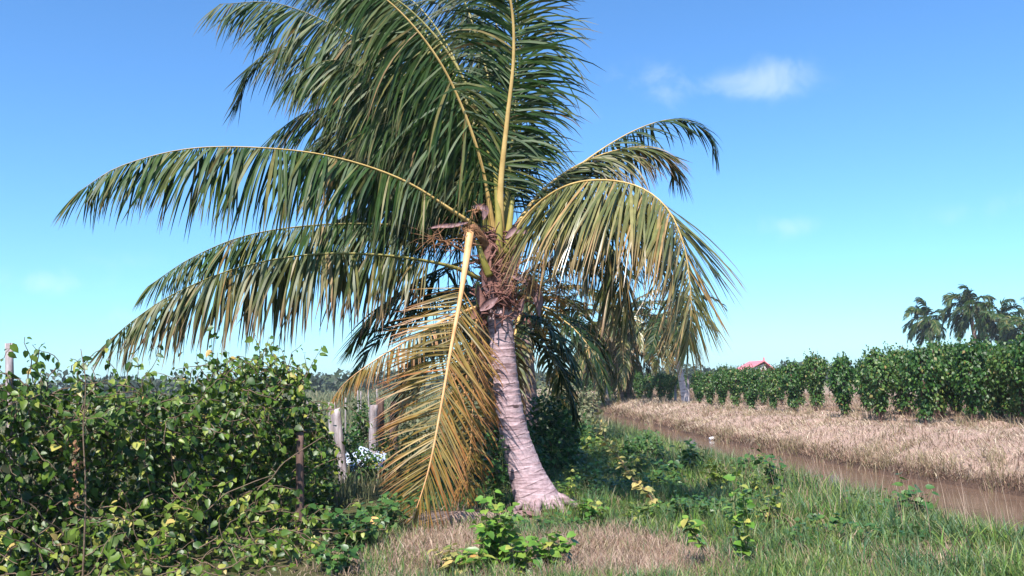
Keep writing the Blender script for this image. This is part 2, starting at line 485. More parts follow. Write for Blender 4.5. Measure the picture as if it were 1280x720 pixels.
mb = MB()
mb.add(np.stack([XX, YY, ZZ], -1).reshape(-1, 3), GF, 0, dry.ravel())
m, n, l, b, out = base_mat('ground_soil')
tc = n.new("ShaderNodeTexCoord")
def nse(scale, det=6, st=(1, 1, 1)):
    mp = n.new("ShaderNodeMapping"); mp.inputs['Scale'].default_value = st
    l.new(tc.outputs['Object'], mp.inputs[0])
    q = n.new("ShaderNodeTexNoise"); q.inputs['Scale'].default_value = scale; q.inputs['Detail'].default_value = det
    q.inputs['Roughness'].default_value = .65
    l.new(mp.outputs[0], q.inputs['Vector']); return q.outputs[0]
def ramp(fac, stops):
    c = n.new("ShaderNodeValToRGB"); c.color_ramp.elements.remove(c.color_ramp.elements[1])
    for k_, (p_, cc) in enumerate(stops):
        e = c.color_ramp.elements[0] if k_ == 0 else c.color_ramp.elements.new(p_)
        e.position = p_; e.color = (*cc, 1)
    l.new(fac, c.inputs[0]); return c.outputs[0]
def mix(fac, a, c):
    q = n.new("ShaderNodeMix"); q.data_type = 'RGBA'
    l.new(fac, q.inputs[0]); l.new(a, q.inputs[6]); l.new(c, q.inputs[7]); return q.outputs[2]
n1 = nse(5, 8); n2 = nse(38, 5); n3 = nse(.35, 5)
green = ramp(n1, [(.3, (.035, .045, .018)), (.5, (.075, .075, .03)), (.7, (.13, .105, .06))])
straw = ramp(n2, [(.3, (.20, .125, .095)), (.5, (.36, .25, .20)), (.7, (.50, .385, .32))])
fieldc = ramp(n3, [(.35, (.075, .09, .035)), (.55, (.13, .135, .055)), (.7, (.17, .15, .08))])
sep = n.new("ShaderNodeSeparateXYZ"); l.new(tc.outputs['Object'], sep.inputs[0])
ff = n.new("ShaderNodeMapRange"); ff.inputs[1].default_value = 18; ff.inputs[2].default_value = 40
l.new(sep.outputs[1], ff.inputs[0])
gcol = mix(ff.outputs[0], green, fieldc)
at = n.new("ShaderNodeAttribute"); at.attribute_name = "tip"
dn = n.new("ShaderNodeMath"); dn.operation = 'ADD'; l.new(at.outputs['Fac'], dn.inputs[0]); l.new(n1, dn.inputs[1])
dr = n.new("ShaderNodeMapRange"); dr.inputs[1].default_value = .72; dr.inputs[2].default_value = 1.1
l.new(dn.outputs[0], dr.inputs[0])
gcol = mix(dr.outputs[0], gcol, straw)
aw = n.new("ShaderNodeAttribute"); aw.attribute_name = "wet"
wetc = ramp(n2, [(.3, (.055, .032, .024)), (.7, (.14, .09, .065))])
gcol = mix(aw.outputs['Fac'], gcol, wetc)
l.new(gcol, b.inputs['Base Color'])
bp = n.new("ShaderNodeBump"); bp.inputs['Strength'].default_value = .8; bp.inputs['Distance'].default_value = .04
l.new(n2, bp.inputs['Height']); l.new(bp.outputs[0], b.inputs['Normal'])
b.inputs['Roughness'].default_value = .95; b.inputs['Specular IOR Level'].default_value = .1
ground = tag(mb.build('ground', m), kind='structure')
a = ground.data.attributes.new("wet", 'FLOAT', 'POINT'); a.data.foreach_set("value", wet.astype(np.float32).ravel())

# canal water
m, n, l, b, out = base_mat('muddy_water')
tc = n.new("ShaderNodeTexCoord")
q = n.new("ShaderNodeTexNoise"); q.inputs['Scale'].default_value = 3.0; q.inputs['Detail'].default_value = 4
l.new(tc.outputs['Object'], q.inputs['Vector'])
cr = n.new("ShaderNodeValToRGB"); cr.color_ramp.elements[0].color = (.10, .062, .042, 1); cr.color_ramp.elements[1].color = (.17, .11, .075, 1)
l.new(q.outputs[0], cr.inputs[0]); l.new(cr.outputs[0], b.inputs['Base Color'])
bp = n.new("ShaderNodeBump"); bp.inputs['Strength'].default_value = .12; bp.inputs['Distance'].default_value = .02
q2 = n.new("ShaderNodeTexNoise"); q2.inputs['Scale'].default_value = 7.0; q2.inputs['Detail'].default_value = 3
l.new(tc.outputs['Object'], q2.inputs['Vector']); l.new(q2.outputs[0], bp.inputs['Height']); l.new(bp.outputs[0], b.inputs['Normal'])
b.inputs['Roughness'].default_value = .11; b.inputs['Specular IOR Level'].default_value = .3
wy = np.concatenate([np.arange(-10, 60, .5), np.arange(60, 600, 8)])
wv = np.stack([np.stack([xnear(wy) - .3, wy, np.full_like(wy, WATER_Z)], 1), np.stack([xfar(wy) + .25, wy, np.full_like(wy, WATER_Z)], 1)], 1)
k = np.arange(len(wy) - 1)
mb = MB(); mb.add(wv, np.stack([2 * k, 2 * k + 1, 2 * k + 3, 2 * k + 2], 1))
tag(mb.build('canal_water', m), kind='structure')


def hz(x, y): return float(height(np.array(x), np.array(y)))


# ------------------------------------------------------------------ palm fronds
def frond_meshes(pts, n=80, L=.85, hint=(0, 0, 1), droop=1.0, wind=(-.35, 0, 0), alpha=(72, 55, 22), lift=12, w=.042, r0=.045, start=.16,
                 drop=.04, rag=.22, prof=None, nr=36, seg=8, both=(1, 1), stiff=.35, aside=(1, 1), swept=None):
    """midrib MB and leaflet MB for one pinnate frond along a real 3-D curve"""
    pts, Ls = spline(pts, nr)
    T, N, S = frames(pts, hint)
    mr = MB()
    u = np.linspace(0, 1, nr)
    rad = np.interp(u, [0, .06, start, .5, 1], [r0 * 1.15, r0, r0 * .62, r0 * .34, r0 * .08])
    tube(mr, pts, rad, seg, .62, hint)
    ml = MB()
    for side in (1, -1):
        if side == 1 and not both[0] or side == -1 and not both[1]: continue
        uu = np.linspace(0, 1, n) + RNG.normal(0, .25 / n, n)
        uu = uu[RNG.random(len(uu)) > drop].clip(0, 1)
        k = len(uu)
        s = start + (1 - start) * uu
        ip = lambda A: np.stack([np.interp(s, u, A[:, c]) for c in range(3)], 1)
        p, t, nn, ss = ip(pts), nz(ip(T)), nz(ip(N)), nz(ip(S))
        if prof is None: pr = np.interp(uu, [0, .12, .4, .7, .9, 1], [.55, .85, 1, .86, .58, .42])
        else: pr = np.interp(uu, prof[0], prof[1])
        ll = L * pr * (1 + RNG.normal(0, rag * .4, k)).clip(.45, 1.25)
        cl = np.convolve(RNG.normal(0, 1, k + 10), np.ones(6) / 2.45, 'valid')[:k]      # neighbouring leaflets stick together in clumps
        al = np.radians(np.interp(uu, [0, .5, 1], alpha) * (aside[0] if side == 1 else aside[1]) + cl * 8 * rag / .22 + RNG.normal(0, 5, k))
        lf = np.radians(lift + RNG.normal(0, 9, k) + cl * 7)
        d = np.cos(al)[:, None] * t + np.sin(al)[:, None] * (side * np.cos(lf)[:, None] * ss + np.sin(lf)[:, None] * nn)
        d = nz(d)
        if swept is not None:
            am = (np.interp(uu, swept[1], swept[2]) * (1 + RNG.normal(0, .12, k))).clip(0, .95)[:, None]
            d = nz((1 - am) * d + am * nz(np.array(swept[0]) + RNG.normal(0, .10, (k, 3)) + cl[:, None] * [.10, .05, .04]))
        wd = nz(t - (t * d).sum(1, keepdims=True) * d)
        tw = RNG.normal(0, .45, k)[:, None]
        wd = nz(wd + tw * np.cross(d, wd))
        ns = 6
        dd = (droop * (1 + RNG.normal(0, .25, k) + .2 * cl)).clip(.1)[:, None]
        V = np.zeros((k, ns + 1, 2, 3))
        wp = np.array([.45, .9, 1, .9, .7, .42, .05])
        gw = np.array([0, 0, -1.0])[None] * dd + np.asarray(wind)[None] * (1 + RNG.normal(0, .3, k)[:, None])
        ww = w * .5 * np.clip(pr, .55, 1) * (1 + RNG.normal(0, .12, k))
        for q in range(ns + 1):
            V[:, q, 0] = p - wd * (ww * wp[q])[:, None]
            V[:, q, 1] = p + wd * (ww * wp[q])[:, None]
            sg = ll / ns
            p = p + d * sg[:, None]
            d = nz(d + gw * (sg[:, None] / .14) * (stiff + (1 - stiff) * q / ns) * .42)
            wd = nz(wd - (wd * d).sum(1, keepdims=True) * d)
        i = np.arange(k)[:, None] * (ns + 1) * 2 + np.arange(ns)[None] * 2
        Fq = np.stack([i, i + 1, i + 3, i + 2], -1).reshape(-1, 4)
        ml.add(V.reshape(-1, 3), Fq, 0, np.tile(np.repeat(np.linspace(0, 1, ns + 1), 2), k))
    return mr, ml


def add_frond(palm, pts, leafmat, ribmat, label=None, **kw):
    mr, ml = frond_meshes(pts, **kw)
    off = np.array(palm.location)
    fr = mr.build('frond', ribmat, palm, off)
    if label: fr['label'] = label
    ml.build('leaflets', leafmat, fr, off)
    return fr


def trunk_mesh(pts, r, mat, palm, ring=.075, seg=40, n=220, amp=.012, name='trunk'):
    p, L = spline(pts, n)
    s = np.linspace(0, 1, n)
    rad = np.interp(s, np.linspace(0, 1, len(r)), r)
    nr = L / ring
    ph = np.cumsum(np.abs(1 + .35 * np.convolve(RNG.normal(0, 1, n + 8), np.ones(9) / 3, 'valid')) + .8 * (RNG.random(n) < .06)) ; ph = ph / ph[-1] * nr
    def f(th): return ph[:, None] + .06 * np.sin(th + 1.1) + .05 * np.sin(2 * th + s[:, None] * 9) + .04 * np.sin(5 * th + s[:, None] * 30)
    def disp(i_, th):
        x = f(th) % 1.0
        return (.35 + .65 * smooth(.1, .5, s))[:, None] * (amp * (x ** 2 - .5) - .6 * amp * (x > .93)) + .004 * np.sin(3 * th + 7 * s[:, None])
    mb = MB(); tube(mb, p, rad, seg, 1.0, (0, -1, .05), 0, disp=disp)
    th = np.linspace(0, 2 * math.pi, seg, endpoint=False)[None]
    x = f(th) % 1.0
    scar = ((x > .86) * np.clip(.62 + .5 * np.sin(3 * th + np.floor(f(th)) * 2.1), 0, 1)).ravel()
    mb.t[-1] = np.concatenate([(scar.reshape(n, seg) * smooth(-.3, .35, s)[:, None]).ravel(), [0, 0]])
    return mb.build(name, mat, palm, np.array(palm.location))


# ------------------------------------------------------------------ the main palm
base = G(676, 638, .08)
BY = base[1]
palm = thing('coconut_palm', 'large coconut palm with ringed pinkish trunk and a dry frond hanging to the ground', 'palm tree', base)
tp = [base + np.array([.03, .03, -.25]), base, P(661, 602, BY), P(648, 562, BY), P(639, 525, BY), P(633, 480, BY), P(629, 440, BY - .02), P(626, 405, BY - .04), P(624, 368, BY - .05)]
trunk_mesh(tp, [.34, .265, .208, .178, .165, .153, .15, .15, .14], M['trunk'], palm, .10, 56, 420, .011)
CY = BY - .05
# roots at the foot
for (ax, ln) in [(-.2, .34), (.35, .42), (-.9, .3), (-1.7, .28), (-2.5, .25), (.9, .3)]:
    mb = MB(); d = np.array([math.cos(ax), math.sin(ax), 0])
    p0 = base + d * .17 + [0, 0, .16]
    pts, _ = spline([p0, base + d * (.22 + ln * .5) + [0, 0, .07], base + d * (.25 + ln) + [0, 0, -.12]], 8)
    tube(mb, pts, np.linspace(.055, .025, 8), 8)
    mb.build('root', M['trunk'], palm, base)
# fibrous sheath round the bud
p, _ = spline([P(624, 380, CY), P(623, 350, CY), P(622, 318, CY), P(622, 285, CY)], 40)
mb = MB()
tube(mb, p, np.interp(np.linspace(0, 1, 40), [0, .15, .5, 1], [.15, .18, .19, .10]), 40, 1, (0, -1, .05),
     disp=lambda i_, th: .022 * np.sin(5 * th + i_ * .25) + .018 * np.sin(11 * th - i_ * .5) + .014 * np.sin(i_ * 1.3 + 2 * th))
mb.build('leaf_sheath', M['fibre'], palm, base)
CRN = P(622, 322, CY)


def boat(mb, pts, wmax, depth=.4, n=14, hint=(0, -1, .2)):
    """curved boat-shaped blade with two sides"""
    p, _ = spline(pts, n)
    T, N, S = frames(p, hint)
    u = np.linspace(0, 1, n)
    w = wmax * np.sin(np.pi * np.clip(u * .94 + .05, 0, 1)) ** .8
    th = np.linspace(-1.25, 1.25, 7)
    V = p[:, None] + w[:, None, None] * (np.sin(th)[None, :, None] * S[:, None] + depth * (1 - np.cos(th))[None, :, None] * N[:, None])
    i = np.arange(n - 1)[:, None]; j = np.arange(6)[None]
    Fq = np.stack([i * 7 + j, i * 7 + j + 1, (i + 1) * 7 + j + 1, (i + 1) * 7 + j], -1).reshape(-1, 4)
    V2 = V + N[:, None] * -.008
    mb.add(V, Fq); mb.add(V2, Fq[:, ::-1])


# old leaf bases and fibre flaps round the top of the trunk
for (pp, w_) in [([(612, 395), (602, 378), (597, 355)], .05), ([(638, 400), (648, 388), (655, 372)], .05), ([(616, 378), (608, 352), (604, 330)], .06), ([(630, 385), (638, 352), (642, 318)], .065),
                 ([(612, 360), (608, 335), (612, 300)], .06), ([(624, 380), (621, 345), (626, 305)], .055), ([(636, 350), (645, 325), (648, 300)], .05), ([(606, 390), (597, 392), (588, 398)], .07)]:
    mb = MB()
    k0 = RNG.uniform(-.28, -.12)
    boat(mb, [P(x, y, CY + k0 - .03 * q) for q, (x, y) in enumerate(pp)], w_, .5)
    mb.build('leaf_base', M['fibre'] if RNG.random() < .65 else M['spathe'], palm, base)
for k in range(150):
    mb = MB() if k == 0 else mb
    a_ = RNG.uniform(-2.7, -.4); z_ = RNG.uniform(285, 400)
    c_ = P(623, z_, CY) + .24 * np.array([math.cos(a_), math.sin(a_), 0])
    d_ = nz(np.array([RNG.normal(0, .8), RNG.normal(0, .2), RNG.normal(.2, .8)])) * RNG.uniform(.08, .22)
    tube(mb, spline([c_ - d_, c_ + RNG.normal(0, .03, 3) - [0, .03, 0], c_ + d_ + [0, .04, -.04]], 7)[0], RNG.uniform(.004, .011), 4)
tag(mb.build('sheath_fibres', M['fibre'], palm, base), kind='stuff')
# pale spathes
for pp, w_, Y0 in [([(640, 345), (660, 352), (672, 372), (674, 396)], .075, -.3), ([(585, 278), (566, 282), (548, 283), (535, 286)], .03, -.35), ([(590, 258), (606, 262), (604, 275)], .05, -.3),
                   ([(632, 298), (645, 288), (662, 292)], .05, -.3), ([(600, 388), (612, 380), (622, 372)], .06, -.28)]:
    mb = MB(); boat(mb, [P(x, y, CY + Y0) for x, y in pp], w_, .7, 16)
    mb.build('spathe', M['spathe'], palm, base)


def flower_stalk(pp, Y0, nb, bl, spread=1.0):
    mb = MB()
    p, _ = spline([P(x, y, CY + dy) for x, y, dy in pp], 16)
    tube(mb, p, np.linspace(.016, .006, 16), 6)
    for _k in range(nb):
        t = RNG.uniform(.3, 1); q = p[int(t * 15)]
        d = nz(p[min(15, int(t * 15) + 1)] - p[max(0, int(t * 15) - 2)] + RNG.normal(0, .12 * spread, 3))
        pts = [q]
        for s in range(5):
            d = nz(d + RNG.normal(0, .25, 3) + [0, 0, -.12])
            pts.append(pts[-1] + d * bl / 5)
        tube(mb, pts, np.linspace(.006, .002, 6), 4)
    mb.build('flower_stalk', M['stalk'], palm, base)


flower_stalk([(600, 330, -.25), (575, 312, -.4), (548, 300, -.5), (535, 297, -.5)], 0, 34, .32, 1.2)
flower_stalk([(648, 330, -.2), (670, 322, -.3), (690, 340, -.35), (705, 368, -.3)], 0, 46, .36, 1.4)
flower_stalk([(590, 268, -.3), (600, 262, -.4), (585, 264, -.45)], 0, 14, .16, 1.3)
flower_stalk([(640, 350, -.2), (655, 345, -.3), (668, 362, -.32)], 0, 26, .3, 1.4)
flower_stalk([(602, 400, -.15), (596, 425, -.2), (594, 470, -.2)], 0, 30, .5, .8)


def PX(*q): return [P(x, y, BY + dy) for x, y, dy in q]


FR, FD, FO, FG, FDR = M['frond'], M['frond_dark'], M['frond_olive'], M['frond_gold'], M['frond_dry']
RB, RD, RGN, PT = M['rachis'], M['rachis_dry'], M['rachis_green'], M['petiole']
DN = (-.10, 0, 0)
# --- rear fronds first (behind the trunk)
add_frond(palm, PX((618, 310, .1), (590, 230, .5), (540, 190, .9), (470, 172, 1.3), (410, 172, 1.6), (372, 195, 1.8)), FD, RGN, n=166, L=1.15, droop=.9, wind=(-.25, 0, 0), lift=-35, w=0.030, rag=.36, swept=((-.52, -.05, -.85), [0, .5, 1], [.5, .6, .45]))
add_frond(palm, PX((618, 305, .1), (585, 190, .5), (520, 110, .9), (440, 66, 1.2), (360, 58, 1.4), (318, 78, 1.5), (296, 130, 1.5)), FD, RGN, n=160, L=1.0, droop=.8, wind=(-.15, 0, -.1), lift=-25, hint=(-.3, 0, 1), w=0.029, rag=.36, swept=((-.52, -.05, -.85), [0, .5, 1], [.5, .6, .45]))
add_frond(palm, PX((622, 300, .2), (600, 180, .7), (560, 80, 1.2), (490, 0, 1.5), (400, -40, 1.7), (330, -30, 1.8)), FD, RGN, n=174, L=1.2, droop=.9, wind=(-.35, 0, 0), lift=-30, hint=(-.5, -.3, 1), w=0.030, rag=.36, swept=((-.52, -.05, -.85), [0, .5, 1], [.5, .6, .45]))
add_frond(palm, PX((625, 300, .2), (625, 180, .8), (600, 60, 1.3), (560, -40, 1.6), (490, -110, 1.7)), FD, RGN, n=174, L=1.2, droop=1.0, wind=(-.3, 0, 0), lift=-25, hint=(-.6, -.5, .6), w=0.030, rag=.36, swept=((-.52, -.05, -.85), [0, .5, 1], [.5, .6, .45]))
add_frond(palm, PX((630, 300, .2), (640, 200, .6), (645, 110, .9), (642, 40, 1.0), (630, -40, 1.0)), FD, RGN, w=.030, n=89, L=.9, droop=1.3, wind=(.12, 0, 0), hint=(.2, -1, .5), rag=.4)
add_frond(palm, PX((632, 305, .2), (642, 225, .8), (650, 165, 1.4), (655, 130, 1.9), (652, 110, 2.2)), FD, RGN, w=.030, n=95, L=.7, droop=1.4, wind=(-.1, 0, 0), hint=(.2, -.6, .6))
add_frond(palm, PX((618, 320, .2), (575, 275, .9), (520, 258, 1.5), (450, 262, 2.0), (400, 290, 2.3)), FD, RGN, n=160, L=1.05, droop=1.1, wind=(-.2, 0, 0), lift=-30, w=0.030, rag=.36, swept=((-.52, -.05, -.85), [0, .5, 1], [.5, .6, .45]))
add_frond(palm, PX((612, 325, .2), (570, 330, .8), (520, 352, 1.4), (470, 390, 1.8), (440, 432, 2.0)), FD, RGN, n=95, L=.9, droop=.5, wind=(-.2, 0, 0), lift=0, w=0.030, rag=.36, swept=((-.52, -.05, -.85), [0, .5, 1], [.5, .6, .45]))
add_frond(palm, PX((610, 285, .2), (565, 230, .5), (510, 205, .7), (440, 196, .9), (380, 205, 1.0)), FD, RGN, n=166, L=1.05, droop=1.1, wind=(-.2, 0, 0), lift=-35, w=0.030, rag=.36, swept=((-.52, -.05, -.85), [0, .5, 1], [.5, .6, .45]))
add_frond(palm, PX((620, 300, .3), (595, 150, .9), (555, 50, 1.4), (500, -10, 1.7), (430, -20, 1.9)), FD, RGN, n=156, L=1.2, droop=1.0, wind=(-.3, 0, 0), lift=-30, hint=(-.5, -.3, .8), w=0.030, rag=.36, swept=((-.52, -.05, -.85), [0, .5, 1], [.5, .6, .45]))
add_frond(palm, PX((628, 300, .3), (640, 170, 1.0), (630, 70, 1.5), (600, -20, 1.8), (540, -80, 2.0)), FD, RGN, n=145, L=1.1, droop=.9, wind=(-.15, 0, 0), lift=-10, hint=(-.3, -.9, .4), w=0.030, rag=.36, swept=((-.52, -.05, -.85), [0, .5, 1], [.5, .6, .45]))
add_frond(palm, PX((612, 305, .1), (570, 235, .2), (510, 170, .4), (445, 135, .6), (385, 140, .7), (345, 165, .8)), FR, RGN, n=156, L=1.05, droop=1.0, wind=(-.2, 0, 0), lift=-60, hint=(-.2, -.1, 1), w=0.029, rag=.36, swept=((-.52, -.05, -.85), [0, .5, 1], [.62, .66, .5]))
add_frond(palm, PX((624, 305, .1), (600, 230, 0), (560, 180, -.2), (510, 150, -.3), (460, 160, -.4)), FR, RGN, n=134, L=1.05, droop=1.2, wind=(-.12, 0, 0), lift=-60, hint=(-.3, -.4, 1), w=0.029, rag=.36, swept=((-.52, -.05, -.85), [0, .5, 1], [.62, .66, .5]))
# right side, behind
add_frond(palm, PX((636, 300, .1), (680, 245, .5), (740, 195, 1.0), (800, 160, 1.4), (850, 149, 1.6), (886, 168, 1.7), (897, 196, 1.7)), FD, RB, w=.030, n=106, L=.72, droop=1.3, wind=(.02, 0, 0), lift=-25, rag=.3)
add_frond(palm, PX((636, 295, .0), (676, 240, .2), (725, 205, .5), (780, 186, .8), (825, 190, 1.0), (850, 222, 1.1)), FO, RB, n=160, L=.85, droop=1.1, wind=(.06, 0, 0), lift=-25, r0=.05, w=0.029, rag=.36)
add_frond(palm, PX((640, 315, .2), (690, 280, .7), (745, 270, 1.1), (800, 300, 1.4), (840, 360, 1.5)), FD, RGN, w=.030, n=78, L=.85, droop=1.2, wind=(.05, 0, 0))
# --- left fronds
add_frond(palm, PX((606, 310, .1), (560, 290, .25), (490, 281, .35), (400, 281, .4), (310, 294, .4), (240, 322, .4), (185, 358, .35)), FR, RGN, w=.030, n=166, L=.85, droop=1.0, wind=(-.12, 0, 0), lift=-35, alpha=(82, 68, 24), swept=((-.22, -.05, -1), [0, .6, 1], [.45, .45, .3]))
add_frond(palm, PX((608, 292, -.1), (575, 270, -.3), (505, 226, -.5), (420, 197, -.7), (330, 185, -.85), (235, 186, -.95), (150, 208, -1.0), (98, 240, -1.0)), FR, RB, n=181, L=1.0, droop=1.0, wind=(-.08, 0, 0), lift=-42, alpha=(84, 72, 24), r0=.042, w=0.034, rag=.36, swept=((-.22, -.05, -1), [0, .6, 1], [.45, .45, .3]))
add_frond(palm, PX((608, 352, 0), (560, 332, -.15), (480, 319, -.3), (390, 318, -.4), (300, 334, -.5), (220, 366, -.55), (170, 398, -.55), (134, 428, -.5)), FO, RGN, n=181, L=.98, droop=1.0, wind=(-.08, 0, 0), lift=-42, alpha=(84, 72, 24), w=0.034, rag=.36, swept=((-.22, -.05, -1), [0, .6, 1], [.45, .45, .3]))
# brown arching frond with shrivelled tip
add_frond(palm, PX((606, 380, .1), (560, 398, -.2), (510, 425, -.4), (462, 455, -.5), (432, 478, -.55), (416, 498, -.55)), FDR, RD, 'brown drying frond arching down to a shrivelled tip', n=55, L=.40, droop=1.3, wind=(.1, 0, 0), lift=-30, w=.02, swept=((.1, 0, -1), [0, 1], [.5, .5]), rag=.36)
# --- up-swept fronds in front
add_frond(palm, PX((618, 300, -.1), (604, 215, -.3), (580, 140, -.5), (545, 70, -.7), (490, 5, -.9), (410, -50, -1.0)), FR, RB, alpha=(80, 62, 22), n=174, L=1.15, droop=1.15, wind=(-.13, 0, 0), lift=-58, hint=(-.5, -.6, .6), w=0.031, r0=.045, rag=.36, swept=((-.52, -.05, -.85), [0, .5, 1], [.62, .66, .5]))
add_frond(palm, PX((614, 300, -.1), (585, 220, -.2), (545, 160, -.3), (490, 105, -.35), (420, 75, -.4), (365, 95, -.4)), FR, RGN, alpha=(80, 62, 22), n=174, L=1.1, droop=1.15, wind=(-.13, 0, 0), lift=-58, hint=(-.3, -.2, 1), w=0.030, rag=.36, swept=((-.52, -.05, -.85), [0, .5, 1], [.62, .66, .5]))
add_frond(palm, PX((612, 300, -.1), (580, 200, -.1), (520, 110, -.1), (440, 45, 0), (350, 5, 0), (275, 5, 0)), FR, RGN, alpha=(80, 62, 22), n=181, L=1.05, droop=1.15, wind=(-.13, 0, 0), lift=-58, hint=(-.3, -.1, 1), w=0.030, rag=.36, swept=((-.52, -.05, -.85), [0, .5, 1], [.62, .66, .5]))
add_frond(palm, PX((620, 300, -.05), (612, 200, 0), (585, 110, .1), (540, 40, .2), (480, -10, .2), (400, -30, .2)), FR, RGN, alpha=(80, 62, 22), n=174, L=1.2, droop=1.15, wind=(-.13, 0, 0), lift=-58, hint=(-.5, -.4, .6), w=0.031, rag=.36, swept=((-.52, -.05, -.85), [0, .5, 1], [.62, .66, .5]))
add_frond(palm, PX((624, 305, -.2), (626, 230, -.35), (634, 150, -.5), (642, 70, -.65), (638, 0, -.8), (615, -70, -1.0), (570, -120, -1.2)), FR, RB, n=189, L=1.0, droop=.7, wind=(-.1, 0, 0), hint=(-.15, -1, .15), lift=-12, r0=.06, alpha=(84, 66, 34), aside=(1, .62), w=0.029, rag=.36)
add_frond(palm, PX((628, 300, -.1), (636, 220, -.1), (646, 130, -.1), (650, 50, -.2), (642, -30, -.3)), FD, RGN, w=.030, n=95, L=.62, droop=1.2, wind=(.08, 0, 0), hint=(.2, -1, .3), rag=.4)
# thick young spear petioles
for pp, r_ in [([(624, 322, -.25), (624, 285, -.3), (621, 240, -.3), (618, 200, -.28)], .05), ([(632, 318, -.22), (637, 280, -.25), (641, 245, -.2)], .05), ([(612, 345, -.28), (604, 325, -.34), (596, 300, -.34)], .05), ([(602, 385, -.2), (598, 370, -.24), (597, 352, -.24)], .05)]:
    p, _ = spline(PX(*pp), 14); mb = MB(); tube(mb, p, np.linspace(r_, r_ * .45, 14), 12, .7, (0, -1, .1))
    mb.build('petiole', PT, palm, base)
add_frond(palm, PX((636, 316, -.1), (670, 282, -.25), (712, 270, -.45), (750, 290, -.6), (776, 340, -.7), (786, 400, -.7)), FO, RGN, n=134, L=1.05, droop=.7, wind=(-.02, 0, 0), lift=-30, w=0.027, hint=(.3, -.4, 1))
add_frond(palm, PX((638, 305, .2), (690, 262, .5), (750, 250, .8), (805, 268, 1.0), (838, 320, 1.1)), FD, RGN, n=123, L=1.1, droop=.9, wind=(0, 0, 0), lift=-30, w=0.029, rag=.36)
# --- big yellowing frond on the right, towards the camera
add_frond(palm, PX((634, 312, -.15), (660, 268, -.45), (700, 236, -.8), (745, 225, -1.1), (795, 232, -1.35), (832, 258, -1.5), (853, 300, -1.6), (862, 350, -1.65), (864, 392, -1.65), (860, 430, -1.6)),
          FG, RB, 'broad yellowing frond drooping towards the canal', n=210, L=1.22, droop=.22, wind=(-.01, 0, 0), lift=-4, w=.027, r0=.042, start=.17, rag=.09, swept=((-.42, -.15, -.9), [0, .3, .5, .68], [.8, .6, .35, 0]),
          alpha=(86, 56, 24), aside=(1, 1), hint=(.5, -.6, 1), prof=([0, .1, .35, .6, .8, 1], [.85, 1.05, 1.12, .95, .7, .32]))
# --- dry hanging frond in front
add_frond(palm, PX((588, 287, -.5), (584, 318, -.62), (575, 375, -.8), (563, 440, -.98), (551, 510, -1.1), (535, 590, -1.2), (510, 667, -1.22)),
          FDR, RD, 'dry orange frond with broken stalk hanging straight down to the ground', n=135, L=.82, droop=.2, wind=(0, 0, 0), lift=-6, hint=(.12, -1, .1), alpha=(74, 62, 30), aside=(1, .62), r0=.045, start=.22,
          rag=.07, w=.018, drop=.06, prof=([0, .15, .4, .7, .9, 1], [.75, 1, 1.02, .8, .55, .3]))
# broken hinge of the dry frond: cracked petiole stub and torn fibres
p, _ = spline(PX((612, 322, -.16), (604, 300, -.36), (593, 284, -.48), (587, 287, -.52)), 16); mb = MB()
tube(mb, p, np.linspace(.055, .034, 16), 12, .6, (0, -1, .1), disp=lambda i_, th: .007 * np.sin(4 * th + i_) + .005 * np.sin(9 * th - i_ * 1.7))
mb.build('petiole', M['stalk'], palm, base)
for k in range(46):
    mb = MB() if k == 0 else mb
    c_ = P(588 + RNG.normal(0, 4), 289 + RNG.normal(0, 4), BY - .53); d_ = nz(RNG.normal(0, 1, 3) * [1, .5, 1]) * RNG.uniform(.04, .16)
    tube(mb, spline([c_, c_ + d_ * .5 + RNG.normal(0, .015, 3), c_ + d_ + [0, 0, -.04]], 6)[0], np.linspace(.005, .0015, 6), 4)
tag(mb.build('torn_fibres', M['stalk'], palm, base), kind='stuff')
# dead fronds hanging against the trunk
add_frond(palm, PX((602, 395, -.15), (597, 430, -.2), (592, 490, -.25), (588, 560, -.3), (584, 610, -.3)), FDR, RD, 'dead brown frond hanging against the trunk', n=40, L=.5, droop=1.8, wind=(0, 0, 0), hint=(.3, -1, .1), rag=.5, w=.028, r0=.02)
add_frond(palm, PX((600, 390, 0), (588, 440, .05), (580, 500, .1), (578, 560, .1), (586, 640, .05)), FDR, RD, 'dead orange frond folded behind the hanging one', n=36, L=.55, droop=1.5, wind=(.05, 0, 0), hint=(.4, -1, .1), rag=.5, w=.034, r0=.025)


